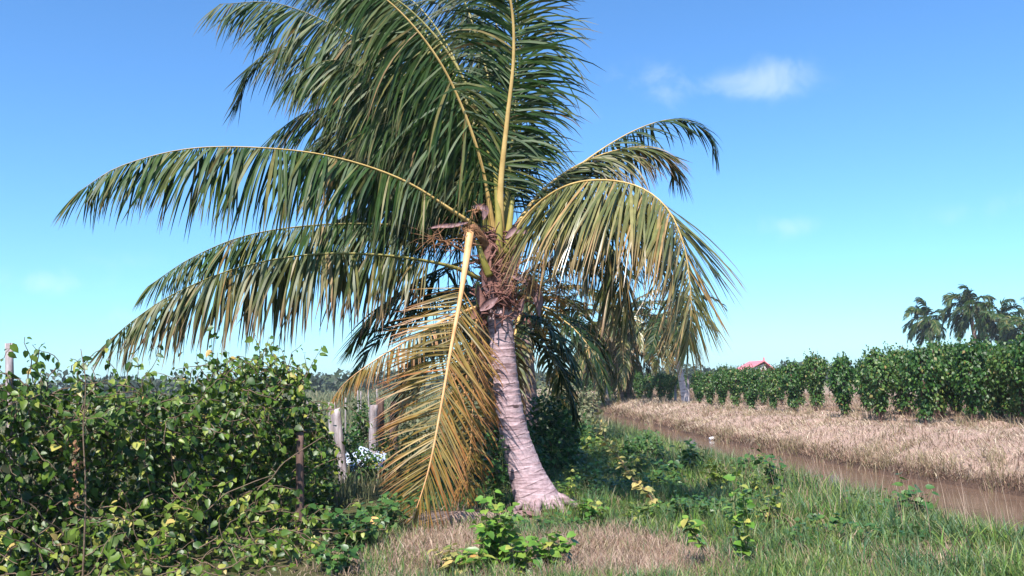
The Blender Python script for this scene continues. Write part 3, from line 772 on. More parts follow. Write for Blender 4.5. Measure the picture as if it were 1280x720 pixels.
# ------------------------------------------------------------------ other palms
def auto_palm(name, label, basep, crown, r, nf, L, mats, rib, tm, n=34, wind=(-.3, 0, 0), seed=1, emin=-35, emax=80, droop=1.2, w=.06, lf=.75, group=None, grav=.16, only=None, bend=0.0):
    global RNG
    keep = RNG; RNG = np.random.default_rng(seed)
    basep = np.array(basep); crown = np.array(crown)
    pm = thing(name, label, 'palm tree', basep, group)
    mid = (basep + crown) / 2 + np.array([bend, 0, 0])
    trunk_mesh([basep + [0, 0, -.15], basep, mid, crown], [r * 1.5, r * 1.25, r, r * .9], tm, pm, .1, 16, 90, .012)
    mb = MB(); tube(mb, spline([crown - [0, 0, .35], crown, crown + [0, 0, .45]], 10)[0], np.linspace(r * 1.4, r * .5, 10), 12, disp=lambda i_, th: .03 * np.sin(5 * th + i_))
    mb.build('leaf_sheath', M['fibre'], pm, basep)
    for k in range(nf):
        az = k * 2.399 + RNG.normal(0, .2)
        el = math.radians(emax + (emin - emax) * ((k + .5) / nf) ** .9 + RNG.normal(0, 5))
        d = np.array([math.cos(az) * math.cos(el), math.sin(az) * math.cos(el), math.sin(el)])
        hint = nz(np.array([-d[0] * d[2], -d[1] * d[2], 1 - d[2] ** 2]) + [0, 0, .05])
        p = crown + [0, 0, .15] + d * r
        pts = [p]
        l_ = L * RNG.uniform(.85, 1.1)
        for s in range(7):
            d = nz(d + np.array([0, 0, -grav]) * (.5 + s * .35) + np.asarray(wind) * .22 * (.4 + s * .15))
            p = p + d * l_ / 7; pts.append(p)
        zmin = [q for q in pts if q[2] < .25]
        if zmin: pts = [q for q in pts if q[2] >= .25]
        if len(pts) < 4: continue
        add_frond(pm, pts, mats[k % len(mats)] if k < nf * .75 else mats[-1], rib, n=n, L=lf * RNG.uniform(.85, 1.1), droop=droop, wind=wind, hint=hint, w=w, r0=r * .3, nr=16, seg=5, rag=.3)
    RNG = keep
    return pm


c = G(612, 560, 0); yD = 13.6
bD = P(622, 560, yD); bD[2] = 0
auto_palm('coconut_palm', 'palm with slim pink trunk directly behind the big palm, left of its trunk', bD, P(606, 400, yD), .15, 13, 2.2, [FD, FD, FO, FDR], RGN, M['trunk'], 50, (-.25, .1, 0), 5, -45, 50, 1.2, .045, .6)
bC = P(660, 530, 20); bC[2] = 0
auto_palm('coconut_palm', 'small drooping palm with brown trunk showing just right of the big palm trunk', bC, P(655, 388, 20), .2, 18, 3.0, [FD, FO, FD, FO], RB, M['trunk_dark'], 50, (.05, 0, 0), 9, -50, 45, 1.4, .06, .75)
auto_palm('coconut_palm', 'bushy palm with skirt of drooping fronds standing on the far canal bank', G(784, 500, .3), P(772, 398, 50), .28, 40, 5.0, [FO, FD, FG, FO], RB, M['trunk_dark'], 46, (-.06, 0, 0), 21, -80, 50, 1.3, .11, .95)
auto_palm('coconut_palm', 'palm with leaning pale bare trunk on the far bank beside white stakes', G(857, 505, .3), P(838, 392, 41), .12, 16, 3.0, [FD, FD, FO], RGN, M['trunk_pale'], 40, (-.1, 0, 0), 33, -65, 50, 1.4, .09, .75)
auto_palm('coconut_palm', 'palm with brown fronds close behind the bushy bank palm', G(768, 497, .3) + [0, 6, 0], P(748, 415, 60), .22, 20, 3.8, [FO, FD, FG], RB, M['trunk_pale'], 36, (-.1, 0, 0), 44, -70, 45, 1.3, .12, .9)
FPG = 'far palms beyond the vine rows'
for (px, py, Y, L, sd_, lb, nf) in [(1158, 402, 92, 2.7, 3, 'lone far palm, smallest of those rising above the vine rows', 20), (1212, 388, 84, 3.1, 4, 'tallest far palm with windblown crown above the vine rows', 26),
                                    (1252, 404, 80, 2.9, 6, 'far palm with dense crown swept right, beside the tallest far palm', 24), (1292, 418, 76, 3.3, 8, 'far palm half cut by the right edge of the picture', 20)]:
    c = P(px, py, Y)
    auto_palm('coconut_palm', lb, (c[0] + .8, Y, .3), c, .2, nf, L, [FD, FR, FD], RGN, M['trunk_dark'], 40, (-.55 if sd_ != 6 else .3, 0, 0), sd_, -40, 85, 1.4, .13, 1.0, FPG, grav=.26)


# ------------------------------------------------------------------ fence posts and stakes
def post(name, label, px, py0, py1, Y, r, mat, group=None, lean=None, cat='post'):
    b0 = P(px, py0, Y); t0 = P(lean if lean is not None else px, py1, Y)
    b0[2] = hz(b0[0], b0[1]) - .2
    o = thing(name, label, cat, (b0[0], b0[1], b0[2] + .2), group)
    p, _ = spline([b0, (b0 + t0) / 2 + RNG.normal(0, .01, 3), t0], 14)
    mb = MB(); tube(mb, p, np.linspace(r * 1.08, r * .95, 14), 10, .85, (0, -1, .05), disp=lambda i_, th: r * .10 * np.sin(3 * th + i_ * .5))
    mb.build('shaft', mat, o, np.array(o.location))
    return o


post('fence_post', 'brown rotting fence post at the near end of the leafy vine hedge', 371, 684, 540, 8.75, .04, M['wood_brown'], lean=375)
post('fence_post', 'weathered whitish fence post under the shrivelled frond tip', 430, 600, 510, 13.4, .07, M['wood'], lean=420)
post('fence_post', 'short square grey post leaning against the back of the whitish fence post', 415, 590, 503, 13.9, .065, M['wood'])
post('fence_post', 'grey fence post half hidden by the left leaflets of the hanging frond', 468, 600, 506, 15.2, .075, M['wood'], lean=467)
post('fence_post', 'dark brown post touching the grey one behind the hanging frond', 475, 600, 498, 15.6, .08, M['wood_brown'])
post('fence_post', 'reddish post seen through the hanging dry frond', 493, 600, 502, 17.5, .08, M['wood_brown'])
post('fence_post', 'pale grey post sticking out of the hedge top near the left picture edge', 17, 600, 429, 7.6, .036, M['wood'], lean=12)
STG = 'thin stakes in the far left field'
for (px, y1, Y, le) in [(448, 488, 26, 447), (452, 489, 27, 451), (463, 487, 30, 460), (471, 486, 28, 471), (431, 497, 24, 432), (399, 505, 22, 399), (385, 500, 24, 384)]:
    post('stake', 'thin bare stake in the field behind the fence posts', px, 530, y1, Y, .02, M['wood'], STG, le, 'stake')
for px, y1, Y, lb in [(860, 470, 40.5, 'short white stake touching the leaning pale palm trunk'), (844, 478, 42.5, 'white stake between dark vine columns left of the pale palm trunk'), (687, 456, 60, 'thin white pole at the far bend of the canal')]:
    post('stake', lb, px, 504 if px > 700 else 492, y1, Y, .06, M['trunk_pale'], None, None, 'stake')


# ------------------------------------------------------------------ left vine hedge
def sub(a, b, t): return np.asarray(a) + (np.asarray(b) - np.asarray(a)) * t


HA, HB = np.array([-2.28, 9.2]), np.array([-6.1, 6.1])
HD = nz(HB - HA); HL = np.linalg.norm(HB - HA)
HN = np.array([-HD[1], HD[0]])
if HN[1] > 0: HN = -HN           # towards the camera


def htop(s):
    return np.interp(s, [0, .15, .5, .8, 1.15, 1.35, 1.55, 1.9, 2.4, 3, 4.6], [1.74, 1.86, 1.90, 1.84, 1.76, 1.66, 1.62, 1.72, 1.77, 1.75, 1.77])


hedge = thing('vine_hedge', 'thick leafy vine hedge with sunlit heart-shaped leaves along the left foreground', 'hedge', (HA[0], HA[1], 0))
off = np.array(hedge.location)
mb, ms, ml2 = MB(), MB(), MB()


def shoot(p, d, n, step, sag, lm, size, stem=True, wob=.3):
    pts = [p]; 
    for _ in range(n):
        d = nz(d + RNG.normal(0, wob, 3) + np.array([0, 0, -sag]))
        q = pts[-1] + d * step
        if q[2] < .04: q[2] = .04 + RNG.uniform(0, .05)
        pts.append(q)
    pts = np.array(pts)
    if stem: tube(ms, pts, np.linspace(.006, .0025, len(pts)), 4, cap=False)
    T = nz(np.gradient(pts, axis=0))
    k = len(pts)
    sd = nz(np.cross(T, [0, 0, 1.0]) + RNG.normal(0, .3, (k, 3))) * np.where(np.arange(k) % 2, 1, -1)[:, None]
    out = np.array([HN[0], HN[1], .2])
    dirs = nz(sd * .7 + out * .35 + np.array([0, 0, -.75]) + RNG.normal(0, .35, (k, 3)))
    nr = nz(out * .45 + np.array([-.25, -.2, .75]) + RNG.normal(0, .42, (k, 3)))
    leaves(lm, pts + dirs * .02, dirs, nr, size * RNG.uniform(.8, 1.15) * RNG.uniform(.45, 1.35, k), HEART, 0, RNG.uniform(.65, 1.1))


for k in range(800):
    s = RNG.uniform(-.05, HL); top = htop(s)
    z = top * RNG.uniform(.08, 1.0) ** .75
    wdt = (.42 + .12 * math.sin(s * 3 + z * 4)) * (1 - .35 * (z / top) ** 3)
    fz = z / top
    t = wdt * RNG.uniform(-.75, 1.0) + np.interp(fz, [0, .25, .45, .62, .8, 1], [.15, -.05, -.30, -.18, .20, .10])
    p = np.array([*(HA + HD * s + HN * t), z - .08])
    d = np.array([*(HN * RNG.normal(.55, .5) + HD * RNG.normal(0, .6)), RNG.normal(.15, .5)])
    if z > top * .86: d[2] += .6
    shoot(p, nz(d), int(RNG.integers(7, 14)), .05, .07, mb, .07)
for k in range(36):           # upright sprays on top
    s = RNG.uniform(.05, HL); p = np.array([*(HA + HD * s + HN * RNG.uniform(-.3, .3)), htop(s) - .12])
    shoot(p, nz([RNG.normal(0, .3), RNG.normal(0, .3), 1]), int(RNG.integers(4, 8)), .045, .0, mb, .065)
for k in range(14):
    s = RNG.uniform(.35, .8); p = np.array([*(HA + HD * s + HN * RNG.uniform(-.25, .2)), htop(s) - .12])
    shoot(p, nz([RNG.normal(0, .3), RNG.normal(0, .3), 1]), int(RNG.integers(4, 6)), .04, .0, mb, .06)
for k in range(330):          # low sprawling growth in front
    s = RNG.uniform(.35, HL); t = RNG.uniform(.35, 1.7)
    p = np.array([*(HA + HD * s + HN * t), RNG.uniform(.03, .65) * max(.2, 1.25 - t * .65)])
    shoot(p, nz([*(HN * RNG.normal(.3, .5) + HD * RNG.normal(0, .8)), RNG.normal(.15, .3)]), int(RNG.integers(6, 12)), .055, .05, ml2 if RNG.random() < .5 else mb, .07)
# deep inner leaves keep daylight from shining through
k = 5200
s = RNG.uniform(-.05, HL, k); zz = htop(s) * RNG.uniform(.02, .93, k)
pp = np.column_stack([HA[None] + HD[None] * s[:, None] + HN[None] * RNG.uniform(-.42, .12, k)[:, None], zz])
leaves(mb, pp, RNG.normal(0, 1, (k, 3)) + [0, 0, -.6], RNG.normal(0, 1, (k, 3)), RNG.uniform(.07, .12, k), FOLD)
for k in range(26):           # bare woody vines inside
    s = RNG.uniform(0, HL); p0 = np.array([*(HA + HD * s + HN * RNG.uniform(-.1, .5)), .02])
    pts = [p0]; d = nz([RNG.normal(0, .3), RNG.normal(0, .3), 1])
    for q in range(9):
        d = nz(d + RNG.normal(0, .3, 3)); pts.append(pts[-1] + d * .16)
    pts = np.array(pts); pts[:, 2] = np.minimum(pts[:, 2], htop(s) - .1)
    tube(ms, spline(pts, 24)[0], np.linspace(.009, .004, 24), 5)
mb.build('foliage', M['hedge'], hedge, off)
ml2.build('sprawling_foliage', M['hedge_low'], hedge, off)
ms.build('stem', M['stem'], hedge, off)

# dried flower spike standing in front of the hedge
q = P(104, 700, 6.9); q[2] = 0
o = thing('dried_weed', 'tall dried brown weed stalk standing in front of the hedge', 'weed', q)
p, _ = spline([q, P(107, 620, 6.9), P(104, 540, 6.95), P(107, 480, 6.95), P(101, 436, 7.0)], 40)
mb = MB(); tube(mb, p, np.linspace(.009, .003, 40), 6)
for k in range(10):
    i0 = int(RNG.integers(14, 39)); d = nz(np.array([RNG.normal(0, .6), RNG.normal(0, .6), .8]))
    tube(mb, np.array([p[i0], p[i0] + d * .05, p[i0] + d * .1 + [0, 0, .02]]), [.003, .0025, .0015], 4)
mb.build('stem', M['stem'], o, q)
mb = MB()
for p0, nn_ in [(P(94, 590, 6.8), 60)]:
    kk = p0 + np.column_stack([RNG.normal(0, .02, nn_), RNG.normal(0, .02, nn_), RNG.uniform(-.25, .25, nn_)])
    leaves(mb, kk, RNG.normal(0, 1, (nn_, 3)) + [0, 0, -.5], RNG.normal(0, 1, (nn_, 3)), RNG.uniform(.02, .045, nn_), FOLD)
mb.build('seed_head', M['stalk'], o, q)  # dried seed head on the stalk, built from loose folded leaf shapes


# ------------------------------------------------------------------ bushes
def bush(name, label, cx, cy, rx, ry, rz, nleaf, size, mat, tpl=FOLD, group=None, cat='bush', stems=10, z0=None, power=1.0, seed=None):
    z0 = hz(cx, cy) if z0 is None else z0
    o = thing(name, label, cat, (cx, cy, z0), group)
    off = np.array([cx, cy, z0]); mb = MB(); ms_ = MB()
    ncl = max(6, int(nleaf / 26))
    dv = nz(RNG.normal(0, 1, (ncl, 3))); dv[:, 2] = np.abs(dv[:, 2]) * 1.0
    rr = RNG.uniform(.25, 1, ncl) ** .5
    cen = dv * rr[:, None] * [rx, ry, rz] + [0, 0, rz * .08]
    cen[:, 2] *= (1 + .22 * hash2(cen[:, 0] * 6 / rx, cen[:, 1] * 6 / ry))
    pos = np.repeat(cen, 26, 0) + RNG.normal(0, 1, (ncl * 26, 3)) * [rx * .13, ry * .13, rz * .12]
    pos[:, 2] = np.maximum(pos[:, 2], .02)
    k = len(pos)
    outw = nz(pos / [rx, ry, rz] + 1e-3)
    leaves(mb, pos + off, nz(outw * .6 + [0, 0, -.45] + RNG.normal(0, .5, (k, 3))), nz(outw * .5 + [-.1, -.15, .7] + RNG.normal(0, .45, (k, 3))), size * RNG.uniform(.6, 1.25, k), tpl)
    for q in range(stems):
        c_ = cen[int(RNG.integers(ncl))]
        pts, _ = spline([off + [c_[0] * .1, c_[1] * .1, -.03], off + c_ * [.5, .5, .55], off + c_], 8)
        tube(ms_, pts, np.linspace(.012, .004, 8), 5)
    mb.build('foliage', mat, o, off); ms_.build('stem', M['stem'], o, off)
    return o


bush('bush', 'dark tangled bush between the hedge end and the whitish fence post', -2.75, 10.6, .62, .8, 1.15, 2600, .075, M['hedge'])
bush('bush', 'low green bush at the foot of the whitish fence post', -2.75, 13.9, .5, .6, .75, 1300, .07, M['weed_dark'])
bush('bush', 'vine-smothered dark bush wrapped round the thin stakes', -3.35, 19.5, .4, .4, 1.1, 900, .09, M['vine'])
bush('bush', 'dry greyish bush behind the hanging frond', -2.0, 14.3, .7, .5, .75, 1200, .06, M['hedge_low'])
bush('bush', 'dark bush in the gap left of the big palm trunk', -.35, 12.6, .75, .6, 1.05, 2200, .08, M['vine'])
bush('bush', 'dark green bush just right of the big palm trunk', .62, 14.6, .55, .8, 1.1, 2400, .085, M['vine'])
bush('bush', 'dark low shrub in the middle of the grassy bank', 2.25, 15.2, .45, .5, .45, 800, .07, M['weed_dark'])
bush('bush', 'lighter leafy bush behind the dark bush beside the palm trunk', 1.1, 19.0, .6, 1.0, .8, 1200, .09, M['weed_dark'])
bush('bush', 'scrubby olive bush far behind the second palm trunk', .6, 27, 1.6, 1.6, 1.35, 1600, .14, M['field'])
bush('bush', 'round olive bush at the far bend of the canal', 2.4, 40, 1.6, 2.0, 1.2, 1200, .18, M['field'])
bush('bush', 'leafy bush hiding the fence line behind the hedge', -4.4, 12.5, 1.0, 1.0, 1.5, 2600, .09, M['hedge'])
bush('bush', 'field bush behind the reddish post', -2.3, 20.5, .8, .8, .9, 1000, .1, M['field'])

# pale plastic sheet lying behind the fence
c = G(452, 590, .12)
mb = MB(); gx, gy = np.meshgrid(np.linspace(-.36, .36, 26), np.linspace(-.5, .5, 26))
zz_ = .22 + .10 * hash2(gx, gy, 7) + .06 * hash2(gx + 3, gy, 17) + .28 * (gy + .2) - .25 * gx ** 2
i = np.arange(25)[:, None]; j = np.arange(25)[None]
pf = np.stack([i * 26 + j, i * 26 + j + 1, (i + 1) * 26 + j + 1, (i + 1) * 26 + j], -1).reshape(-1, 4)
mb.add(np.stack([gx + c[0], gy + c[1], zz_], -1).reshape(-1, 3), pf)
mpl = noise_mat('pale_plastic', (.38, .46, .62), (.62, .70, .86), 6, .25, .3)
tag(mb.build('plastic_sheet', mpl), 'crumpled pale blue plastic sheet lying among weeds behind the fence post', 'plastic sheet')


# ------------------------------------------------------------------ vine columns on the far bank
def make_vine(seed, H=2.0, n=2300):
    global RNG
    keep = RNG; RNG = np.random.default_rng(seed)
    mbv, mst = MB(), MB()
    k = int(n / 12)
    z = H * RNG.uniform(.05, 1, k) ** .55
    rmax = np.interp(z / H, [0, .12, .35, .65, .9, 1.05], [.05, .09, .20, .42, .48, .16]) * (1 + .35 * np.sin(z * 5 + seed))
    th = RNG.uniform(0, 2 * math.pi, k); rr = rmax * RNG.uniform(.15, 1, k) ** .5
    cen = np.column_stack([rr * np.cos(th), rr * np.sin(th), z])
    pos = np.repeat(cen, 12, 0) + RNG.normal(0, .06, (k * 12, 3))
    pos[:, 2] -= np.tile(np.arange(12) * .018, k)
    pos[:, 2] = np.maximum(pos[:, 2], .03)
    q = len(pos); ow = nz(pos * [1, 1, 0] + 1e-4)
    leaves(mbv, pos, nz(ow * .5 + [0, 0, -.8] + RNG.normal(0, .4, (q, 3))), nz(ow * .6 + [0, 0, .55] + RNG.normal(0, .4, (q, 3))), RNG.uniform(.06, .125, q), FOLD)
    for _ in range(9):            # stray top sprays
        d = nz([RNG.normal(0, .5), RNG.normal(0, .5), 1]); p0 = np.array([RNG.normal(0, .15), RNG.normal(0, .15), H - .1])
        m_ = 9; pts = p0 + d * np.linspace(0, RNG.uniform(.12, .34), m_)[:, None]
        leaves(mbv, pts, RNG.normal(0, .6, (m_, 3)) + [0, 0, -.3], RNG.normal(0, .5, (m_, 3)) + [0, 0, .6], RNG.uniform(.05, .09, m_), FOLD)
    tube(mst, spline([[0, 0, -.1], [.01, 0, H * .5], [0, .01, H - .1]], 8)[0], .05, 8)
    for _ in range(5):
        a_ = RNG.uniform(0, 6.28)
        tube(mst, spline([[.12 * math.cos(a_), .12 * math.sin(a_), 0], [.06 * math.cos(a_ + 1), .06 * math.sin(a_ + 1), .5], [.1 * math.cos(a_ + 2), .1 * math.sin(a_ + 2), 1.1]], 8)[0], .012, 5)
    RNG = keep
    return mbv, mst


protos = []
VG = 'vine columns along the far canal bank'
front = [  # px, py of foot, height
    (1278, 534, 2.12, 'vine column cut by the right picture edge, tallest of the row'),
    (1252, 527, 2.08, None), (1235, 530, 2.08, None), (1218, 533, 2.12, 'thick dark vine column with bare stem base, second thick one from the right edge'), 
    (1172, 526, 2.1, None), (1158, 533, 2.05, 'vine column with thin leafy foot before the gap of dry weeds'), 
    (1265, 529, 2.05, None), (1196, 523, 2.05, None), (1137, 523, 2.0, None), (1300, 536, 2.15, None),
    (1101, 530, 2.0, 'free-standing vine column narrowing to its foot, gap on both sides'), (1056, 525, 1.95, 'vine column with bright left side beside the free-standing one'), (1022, 518, 1.9, 'vine column two places left of the free-standing one'),
    (992, 518, 1.85, 'vine column with orange dead leaves at its foot'), (967, 517, 1.8, 'vine column right below the pink roof'), (940, 515, 1.75, 'sparse dark vine column left of the pink roof'),
    (921, 514, 1.7, 'bright green vine column with leafy yellow foot'), (903, 513, 1.7, None), (888, 510, 1.65, None), (875, 508, 1.65, 'vine column just right of the leaning pale palm trunk'),
    (838, 505, 1.6, None), (826, 504, 1.6, None), (812, 503, 1.7, None), (800, 502, 1.7, None), (779, 499, 1.9, None), (766, 497, 1.9, None), (755, 495, 2.0, None), (746, 494, 2.0, None), (738, 493, 2.0, None),
    (730, 492.5, 2.1, None), (722, 492, 2.1, None), (714, 491.6, 2.2, None), (706, 491.2, 2.2, None), (699, 491, 2.3, None)]
for sdd in range(4):
    mbv, mst = make_vine(100 + sdd)
    r = thing('climbing_vine', 'x', 'vine', (0, 0, 0), VG)
    mbv.build('foliage', M['vine'] if sdd % 2 else M['vine_pale'], r); mst.build('post', M['wood_brown'], r)
    protos.append([r, False])
vi = 0


def place_vine(x, y, H, label):
    global vi
    pr = protos[vi % 4]; vi += 1
    if not pr[1]:
        o = pr[0]; pr[1] = True
    else: o = copy_tree(pr[0])
    s = H / 2.2 * RNG.uniform(.90, 1.08)
    o.location = (x, y, hz(x, y) - .02)
    o.rotation_euler = (0, 0, RNG.uniform(0, 6.28))
    w_ = s * RNG.uniform(.78, 1.0) * (1 + max(0, y - 40) * .012)
    o.scale = (w_, w_, s)
    o['label'] = label


for (px, py, H, lb) in front:
    g_ = G(px, py, .3)
    place_vine(g_[0], g_[1], H, lb or ('leafy vine column in the near part of the row on the dry bank' if px > 1100 else 'dark green vine column in the distant part of the row'))
for (px, py, H, lb) in front[:24]:
    g_ = G(px, py, .3)
    for q in range(1):
        dx = 2.9 + q * 2.4 + RNG.uniform(-.4, .4)
        place_vine(g_[0] + dx * .62, g_[1] + dx * .95, H * RNG.uniform(.95, 1.05), 'vine column of the rows behind the front one')
for q in range(7):
    place_vine(12.6 + q * .75, 20.6 + RNG.uniform(-.3, .3), 2.1, 'vine column beyond the right picture edge')

# house far behind, only the roof shows
hp = P(941, 470, 105)
house = thing('house', 'far house with pink-red gabled roof above the vine row', 'house', (hp[0], 105, -.35))
mw = noise_mat('house_wall', (.45, .40, .38), (.6, .55, .5), 3, .9, .1)
mroof = noise_mat('pink_roof', (.52, .13, .16), (.68, .24, .26), 2, .6, .1, (1, 8, 1))
def box(mb, lo, hi):
    x0, y0, z0 = lo; x1, y1, z1 = hi
    v = [(x0, y0, z0), (x1, y0, z0), (x1, y1, z0), (x0, y1, z0), (x0, y0, z1), (x1, y0, z1), (x1, y1, z1), (x0, y1, z1)]
    mb.add(v, [(0, 3, 2, 1), (4, 5, 6, 7), (0, 1, 5, 4), (1, 2, 6, 5), (2, 3, 7, 6), (3, 0, 4, 7)])
mb = MB(); box(mb, (-2.2, 0, 0), (2.2, 6, 1.9))
mb.add([(-2.2, 0, 1.9), (2.2, 0, 1.9), (1.4, 0, 3.3), (1.4, 0, 3.3)], [(0, 1, 2, 2)])
mb.build('wall', mw, house, smooth=False)
mb = MB()
for a_, b_ in [((-2.6, 1.75), (1.4, 3.75)), ((1.4, 3.75), (2.7, 2.6))]:
    v = [(a_[0], -.4, a_[1]), (b_[0], -.4, b_[1]), (b_[0], 6.4, b_[1]), (a_[0], 6.4, a_[1])]
    v2 = [(x, y, z - .12) for x, y, z in v]
    mb.add(v + v2, [(0, 1, 2, 3), (7, 6, 5, 4), (0, 4, 5, 1), (1, 5, 6, 2), (2, 6, 7, 3), (3, 7, 4, 0)])
mb.build('roof', mroof, house, smooth=False)
mb = MB(); box(mb, (1.32, -.3, 3.7), (1.48, -.14, 4.1)); mb.build('finial', mroof, house, smooth=False)
mb = MB(); box(mb, (-1.2, -.05, 0), (-.3, .02, 1.6)); mb.build('door', M['wood_brown'], house, smooth=False)
mb = MB(); box(mb, (.5, -.05, .8), (1.5, .02, 1.5)); mb.build('window', M['wood_brown'], house, smooth=False)


# ------------------------------------------------------------------ weeds in the foreground
def weed(name, label, x, y, stems, mat, size, tpl=HEART, cat='weed', lean=(0, 0), per=12, hgt=.4, spread=.15, sm='stem_green', group=None, curve=None, rad=.005, leaf_from=.15, wide=1.0):
    z0 = hz(x, y); off = np.array([x, y, z0])
    o = thing(name, label, cat, off, group); mb, ms_ = MB(), MB()
    for s in range(stems):
        if curve is not None: pts = np.array(curve) + RNG.normal(0, .015, (len(curve), 3)) * (0 if s == 0 else 1)
        else:
            h = hgt * RNG.uniform(.55, 1.1); a_ = RNG.uniform(0, 6.28); r_ = spread * RNG.uniform(.2, 1)
            e = np.array([math.cos(a_) * r_ + lean[0], math.sin(a_) * r_ + lean[1], h])
            pts = np.array([off + [e[0] * .2, e[1] * .2, -.02], off + e * [.55, .55, .55] + RNG.normal(0, .02, 3), off + e])
        p, L = spline(pts, 16)
        tube(ms_, p, np.linspace(rad, rad * .4, 16), 5)
        k = per; t = np.linspace(leaf_from, 1, k) + RNG.normal(0, .02, k)
        q = np.stack([np.interp(t.clip(0, 1), np.linspace(0, 1, 16), p[:, c]) for c in range(3)], 1)
        ph = RNG.uniform(0, 6.28) + np.arange(k) * 2.4
        dr = np.column_stack([np.cos(ph), np.sin(ph), RNG.normal(-.1, .35, k)])
        nr_ = np.column_stack([-.1 * np.ones(k), -.25 * np.ones(k), np.ones(k)]) + RNG.normal(0, .3, (k, 3))
        leaves(mb, q + nz(dr) * .015, dr, nr_, size * RNG.uniform(.65, 1.2, k), tpl, 0, wide)
    mb.build('foliage', mat, o, off); ms_.build('stem', M[sm], o, off)
    return o


def GW(px, py): g_ = G(px, py, .02); return g_[0], g_[1]


weed('leafy_weed', 'bright green broad-leaved weed climbing at the left of the big trunk foot', *GW(622, 716), 20, M['weed'], .085, hgt=.56, spread=.24, per=12)
weed('leafy_weed', 'tall thin leafy weed against the left side of the palm trunk', *GW(622, 650), 11, M['weed_dark'], .085, hgt=.85, spread=.2, per=15)
weed('leafy_weed', 'low weed with big light-green and yellow leaves before the trunk', *GW(688, 722), 15, M['weed'], .095, hgt=.30, spread=.22, per=8)
weed('leafy_weed', 'clump of weed leaves at the bottom edge below the palm', *GW(645, 728), 8, M['weed'], .085, hgt=.25, spread=.22, per=8)
weed('yellow_weed', 'small weed with upright pale yellow leaves on the dry patch', *GW(575, 722), 9, M['yellow_leaf'], .10, hgt=.22, spread=.24, per=5, wide=.8)
weed('leafy_weed', 'narrow green weed among the yellow leaves at the bottom edge', *GW(590, 726), 9, M['weed'], .10, hgt=.22, spread=.2, per=6, wide=.6)
weed('leafy_weed', 'sprawling green weed at the hedge foot left of the hanging frond tip', *GW(440, 690), 26, M['weed_dark'], .085, hgt=.42, spread=.48, per=9)
weed('leafy_weed', 'green weed under the tip of the hanging frond', *GW(485, 675), 14, M['weed_dark'], .08, hgt=.38, spread=.3, per=9)
weed('leafy_weed', 'weed patch beside the hedge at the lower picture edge', *GW(420, 722), 16, M['weed_dark'], .07, hgt=.25, spread=.4, per=8)
weed('leafy_weed', 'upright two-stemmed weed with rounded leaves in the right grass', *GW(932, 712), 4, M['weed'], .085, hgt=.78, spread=.10, per=17, rad=.007, leaf_from=.1)
weed('leafy_weed', 'paler drooping weed beside the upright two-stemmed one', *GW(965, 668), 4, M['hedge_low'], .08, hgt=.5, spread=.12, per=11)
weed('leafy_weed', 'young leafy weed standing in the grass by the dark shrub', *GW(868, 592), 6, M['weed'], .11, hgt=.55, spread=.2, per=12)
weed('leafy_weed', 'small leafy weed at the right foot of the palm trunk', *GW(735, 660), 8, M['weed'], .07, hgt=.2, spread=.2, per=7)
q0 = np.array([*GW(905, 722), 0.0]); q0[2] = hz(*q0[:2])
weed('leaning_weed', 'leaning bare-stemmed weed with leaves only at its top', q0[0], q0[1], 2, M['weed'], .085, curve=[q0 + [0, 0, -.02], P(886, 694, q0[1] + .03), P(868, 668, q0[1] + .08), P(862, 650, q0[1] + .1)], per=14, sm='stem', rad=.006, leaf_from=.62)
v0 = np.array([*GW(824, 648), 0.0]); v0[2] = hz(*v0[:2])
weed('yellow_vine', 'arching vine stem lined with pale yellow leaves over the grass', v0[0], v0[1], 3, M['yellow_leaf'], .10, curve=[v0 + [0, 0, -.02], P(812, 618, v0[1] + .1), P(792, 602, v0[1] + .25), P(775, 575, v0[1] + .4), P(758, 552, v0[1] + .5), P(745, 520, v0[1] + .6)], per=24, sm='stem', leaf_from=.05)
weed('yellow_vine', 'pale drooping weed at the lower left hedge corner', *GW(215, 716), 7, M['hedge_low'], .10, hgt=.6, spread=.3, per=10)
weed('leafy_weed', 'dark weed in front of the arching yellow vine', *GW(830, 655), 7, M['weed'], .07, hgt=.22, spread=.2, per=7)

BW = 'leafy weeds scattered through the bank grass'
wp = [weed('bank_weed', 'leafy weed growing in the tangled grass of the near bank', -40, -40 + q, 9, mt, sz, hgt=hh_, spread=sp, per=9, group=BW)
      for q, (mt, sz, hh_, sp) in enumerate([(M['weed_dark'], .085, .42, .28), (M['weed'], .075, .34, .22), (M['hedge_low'], .07, .38, .2), (M['weed_dark'], .07, .5, .18)])]
nw = 0
while nw < 46:
    y_ = 8.6 * (21 / 8.6) ** RNG.random(); x_ = RNG.uniform(.6, 6.0) if RNG.random() < .65 else RNG.normal(1.4, .7)
    if (abs(x_ - 1.55) < .55 and 9.2 < y_ < 11.6) or xnear(y_) - x_ < .9 or dryness(x_, y_) > .4 or x_ < .6 + .03 * (y_ - 10) or x_ / y_ > .62: continue
    o = wp[nw] if nw < 4 else copy_tree(wp[int(RNG.integers(4))])
    o.location = (x_, y_, hz(x_, y_) - .01); o.rotation_euler = (0, 0, RNG.uniform(0, 6.28)); sc_ = RNG.uniform(.6, 1.25); o.scale = (sc_, sc_, sc_ * RNG.uniform(.8, 1.15))
    nw += 1

